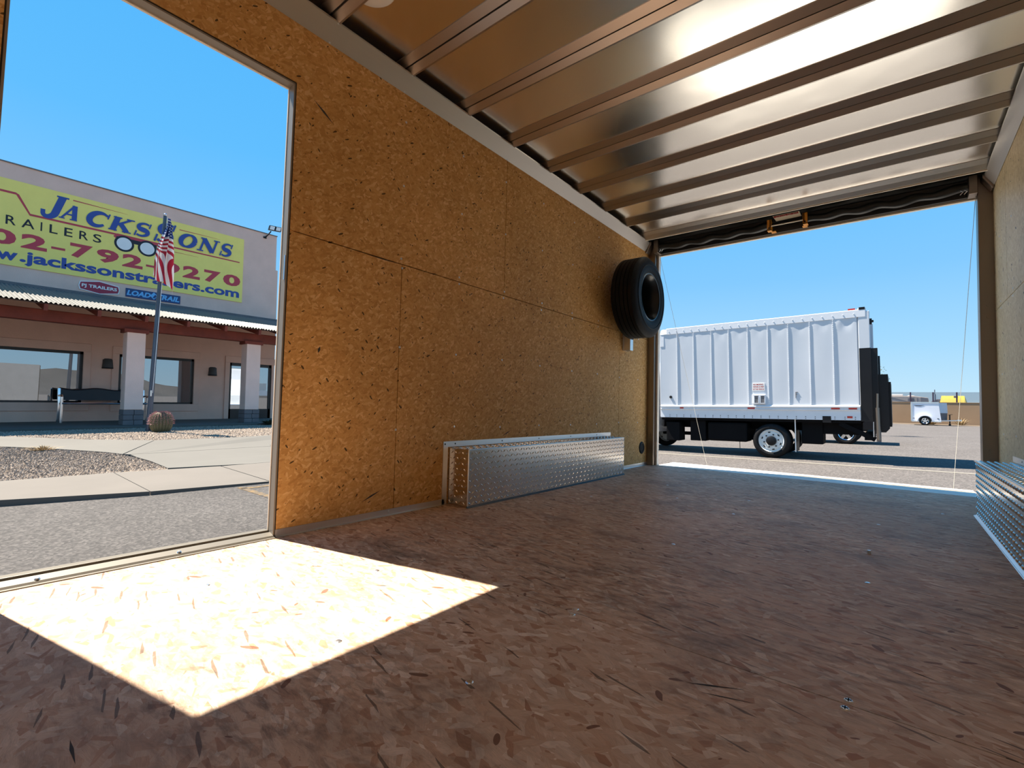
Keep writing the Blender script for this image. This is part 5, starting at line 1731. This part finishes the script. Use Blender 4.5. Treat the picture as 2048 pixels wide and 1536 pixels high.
part(o, 'stone_guard', MB().add([(4.46, YC + 0.02, 0.215), (4.88, YC + 0.75, 0.215), (4.46, YC + 1.48, 0.215), (4.49, YC + 0.02, -0.28), (4.86, YC + 0.75, -0.28), (4.49, YC + 1.48, -0.28)],
                                [(0, 1, 4, 3), (1, 2, 5, 4), (0, 2, 1), (3, 4, 5), (0, 3, 5, 2)]), M_BLOCK)
part(o, 'top_rail', MB().box(2.80, 4.38, YC - 0.02, YC + 1.52, ZC1 - 0.07, ZC1 + 0.02), M_CHROME)
part(o, 'corner_post', MB().box(2.80, 2.90, YC - 0.02, YC + 0.04, ZC0, ZC1), M_ALU)
part(o, 'bottom_rail', MB().box(2.84, 4.50, YC - 0.02, YC + 0.04, ZC0 - 0.05, ZC0 + 0.03), M_ALU)
part(o, 'decal', MB().prism([(2.97, 0.78), (3.1, 0.72), (3.36, 0.71), (3.56, 0.79), (3.36, 0.76), (3.2, 0.765), (3.1, 0.77)], 'y', YC - 0.012, YC + 0.01), M_SIGNBLK)
part(o, 'fender', MB().lathe([(0.40, YC - 0.22), (0.46, YC - 0.22), (0.46, YC), (0.40, YC)], 'y', (3.60, 0, -0.40), 24, 0, pi), M_WHITE_TR, True)
wheel(o, (3.60, YC - 0.10, gzc + 0.335), 0.335, 0.2, 0.215, M_CHROME, 'spoke', -1)
part(o, 'tongue', MB().bar((4.3, YC + 0.05, -0.36), (5.45, YC + 0.75, -0.30), 0.07, 0.07).bar((4.3, YC + 1.45, -0.36), (5.45, YC + 0.75, -0.30), 0.07, 0.07).box(5.4, 5.65, YC + 0.70, YC + 0.80, -0.34, -0.24), M_ALU)
part(o, 'jack', MB().tube([(5.0, YC + 0.6, gzc + 0.1), (5.0, YC + 0.6, 0.1)], 0.035, 8).cyl('y', (5.0, 0, gzc + 0.07), 0.07, YC + 0.55, YC + 0.65, 12).bar((4.9, YC + 0.6, 0.08), (5.15, YC + 0.6, 0.14), 0.03, 0.03), M_BLACK)
for x in (2.96, 4.33):
    part(o, 'side_marker', MB().box(x - 0.05, x + 0.05, YC - 0.012, YC, -0.21, -0.17), M_BLACK)

# ------------------------------------------------------------------ block wall, screen fence and what stands behind it
o = empty('block_wall', 'long tan block wall behind the small cargo trailer', 'wall', (4, 51, GZ), True)
part(o, 'wall_body', MB().box(-14, 30, 51.0, 51.2, GZ - 0.2, 1.02), M_TANWALL)
part(o, 'cap', MB().box(-14, 30, 50.98, 51.22, 1.02, 1.06), M_TANWALL)
o = empty('screen_fence', 'grey see-through screen fence on dark posts above the block wall', 'fence', (4, 51.1, 1.06), True)
posts = [-9.7 + 1.397 * k for k in range(26)]
for x in posts[::1]:
    part(o, 'post', MB().box(x - 0.045, x + 0.045, 51.06, 51.15, 1.06, 1.86), M_POST)
for a, b in zip(posts[:-1], posts[1:]):
    part(o, 'screen_panel', MB().box(a + 0.04, b - 0.04, 51.10, 51.106, 1.07, 1.86), M_SCREEN)
o = solo('light_mast', MB().tube([(4.49, 53, GZ), (4.49, 53, 1.75)], 0.035, 8).tube([(4.46, 53, 1.75), (4.46, 53, 2.12)], 0.025, 8), M_POST, 'thin dark mast rising above the screen fence', 'mast', (4.49, 53, GZ), True)
o = empty('camper', 'tan camper with roof units behind the screen fence', 'camper', (2, 54, GZ), True)
part(o, 'body', MB().prism([(-1.5, -0.2), (-1.5, 1.60), (3.2, 1.60), (4.10, 1.46), (4.20, 0.6), (4.0, -0.2)], 'y', 54.0, 56.4), M_RV, bevel=0.06)
part(o, 'roof_unit', MB().box(1.6, 2.45, 54.4, 55.2, 1.58, 1.76), M_SIGNWHT, bevel=0.05)
part(o, 'roof_unit', MB().box(2.75, 3.2, 54.4, 55.2, 1.58, 1.67), M_SIGNWHT, bevel=0.03)
part(o, 'stripe', MB().prism([(1.6, 1.42), (1.85, 1.42), (3.0, 1.05), (2.7, 1.05)], 'y', 53.98, 54.0), M_RVD)
part(o, 'window', MB().box(2.75, 3.15, 53.97, 54.0, 1.10, 1.40), M_RVD)
part(o, 'door', MB().box(3.35, 3.42, 53.97, 54.0, 0.3, 1.42), M_RVD)
part(o, 'cap_panel', MB().prism([(3.6, 0.9), (3.6, 1.50), (4.06, 1.43), (4.13, 0.9)], 'y', 53.97, 54.0), M_RVD)
for x in (0.2, 1.2):
    part(o, 'tire', MB().lathe([(0.0005, 53.95), (0.3, 53.95), (0.35, 54.0), (0.35, 54.2), (0.0005, 54.2)], 'y', (x, 0, GZ + 0.35), 20), M_RUBBER)
part(o, 'jack', MB().box(3.5, 3.6, 54.2, 54.3, GZ, -0.2), M_BLACK)
o = empty('covered_boat', 'bright yellow covered boat behind the screen fence', 'boat', (5.9, 54, GZ), True)


def boat(u, v):
    x = 4.75 + 2.05 * u
    pr = max(0.02, min(1, 9 * u, 5.5 * (1 - u))) ** 0.7
    return (x, 54.0 + 1.8 * v, -0.2 + (1.85 * pr) * (sin(pi * max(0.02, min(.98, v))) ** 0.35))


part(o, 'cover', MB().grid(boat, 26, 14), M_YELLOW, True)
part(o, 'hull', MB().box(4.85, 6.7, 54.05, 55.75, -0.3, 0.1), M_RVD, bevel=0.1)
part(o, 'cover_patch', MB().box(5.70, 5.95, 54.05, 54.10, 1.46, 1.62), M_RVD)
part(o, 'trailer_frame', MB().box(4.7, 6.8, 54.4, 55.4, GZ + 0.25, -0.3).box(5.4, 5.9, 54.2, 54.4, GZ, -0.2), M_BLACK)
o = solo('dark_hatchback', MB().prism([(4.2, GZ + .2), (4.3, 1.05), (4.75, 1.38), (5.3, 1.42), (5.4, GZ + .2)], 'y', 57, 58.6), M_RVD, 'dark vehicle roof left of the yellow cover behind the fence', 'vehicle', (4.8, 57, GZ + .2), True, bevel=0.08)

# ------------------------------------------------------------------ desert tree behind the box truck
random.seed(9)
TXX, TYY = 0.98, 26.0
o = empty('desert_tree', 'wispy green desert tree showing beyond the lift gate', 'tree', (TXX, TYY, GZ), True)
part(o, 'trunk', MB().tube([(TXX, TYY, GZ), (TXX + 0.05, TYY, 0.5), (TXX, TYY, 1.7)], [0.12, 0.09, 0.06], 8), M_TWIG)
lf = MB()
for k in range(26):
    a = random.uniform(0, 2 * pi)
    L = random.uniform(0.45, 0.95)
    p = Vector((TXX, TYY, random.uniform(0.9, 1.7)))
    d = Vector((cos(a) * 0.7, sin(a) * 0.7, random.uniform(0.3, 1.2))).normalized()
    path = [p, p + d * L * 0.5, p + d * L + Vector((0, 0, -0.06))]
    part(o, 'branch', MB().tube(path, [0.02, 0.012, 0.005], 5), M_TWIG)
    for q in range(46):
        t = random.uniform(0.25, 1.1)
        c = p + d * L * t + Vector((random.gauss(0, .10), random.gauss(0, .10), random.gauss(0, .09)))
        e_ = Vector((random.uniform(-1, 1), random.uniform(-1, 1), random.uniform(-1, 1))).normalized() * 0.035
        n_ = e_.orthogonal().normalized() * 0.014
        lf.add([c - e_, c + n_, c + e_, c - n_], [(0, 1, 2, 3)])
part(o, 'leaves', lf, M_LEAF, kind='stuff')
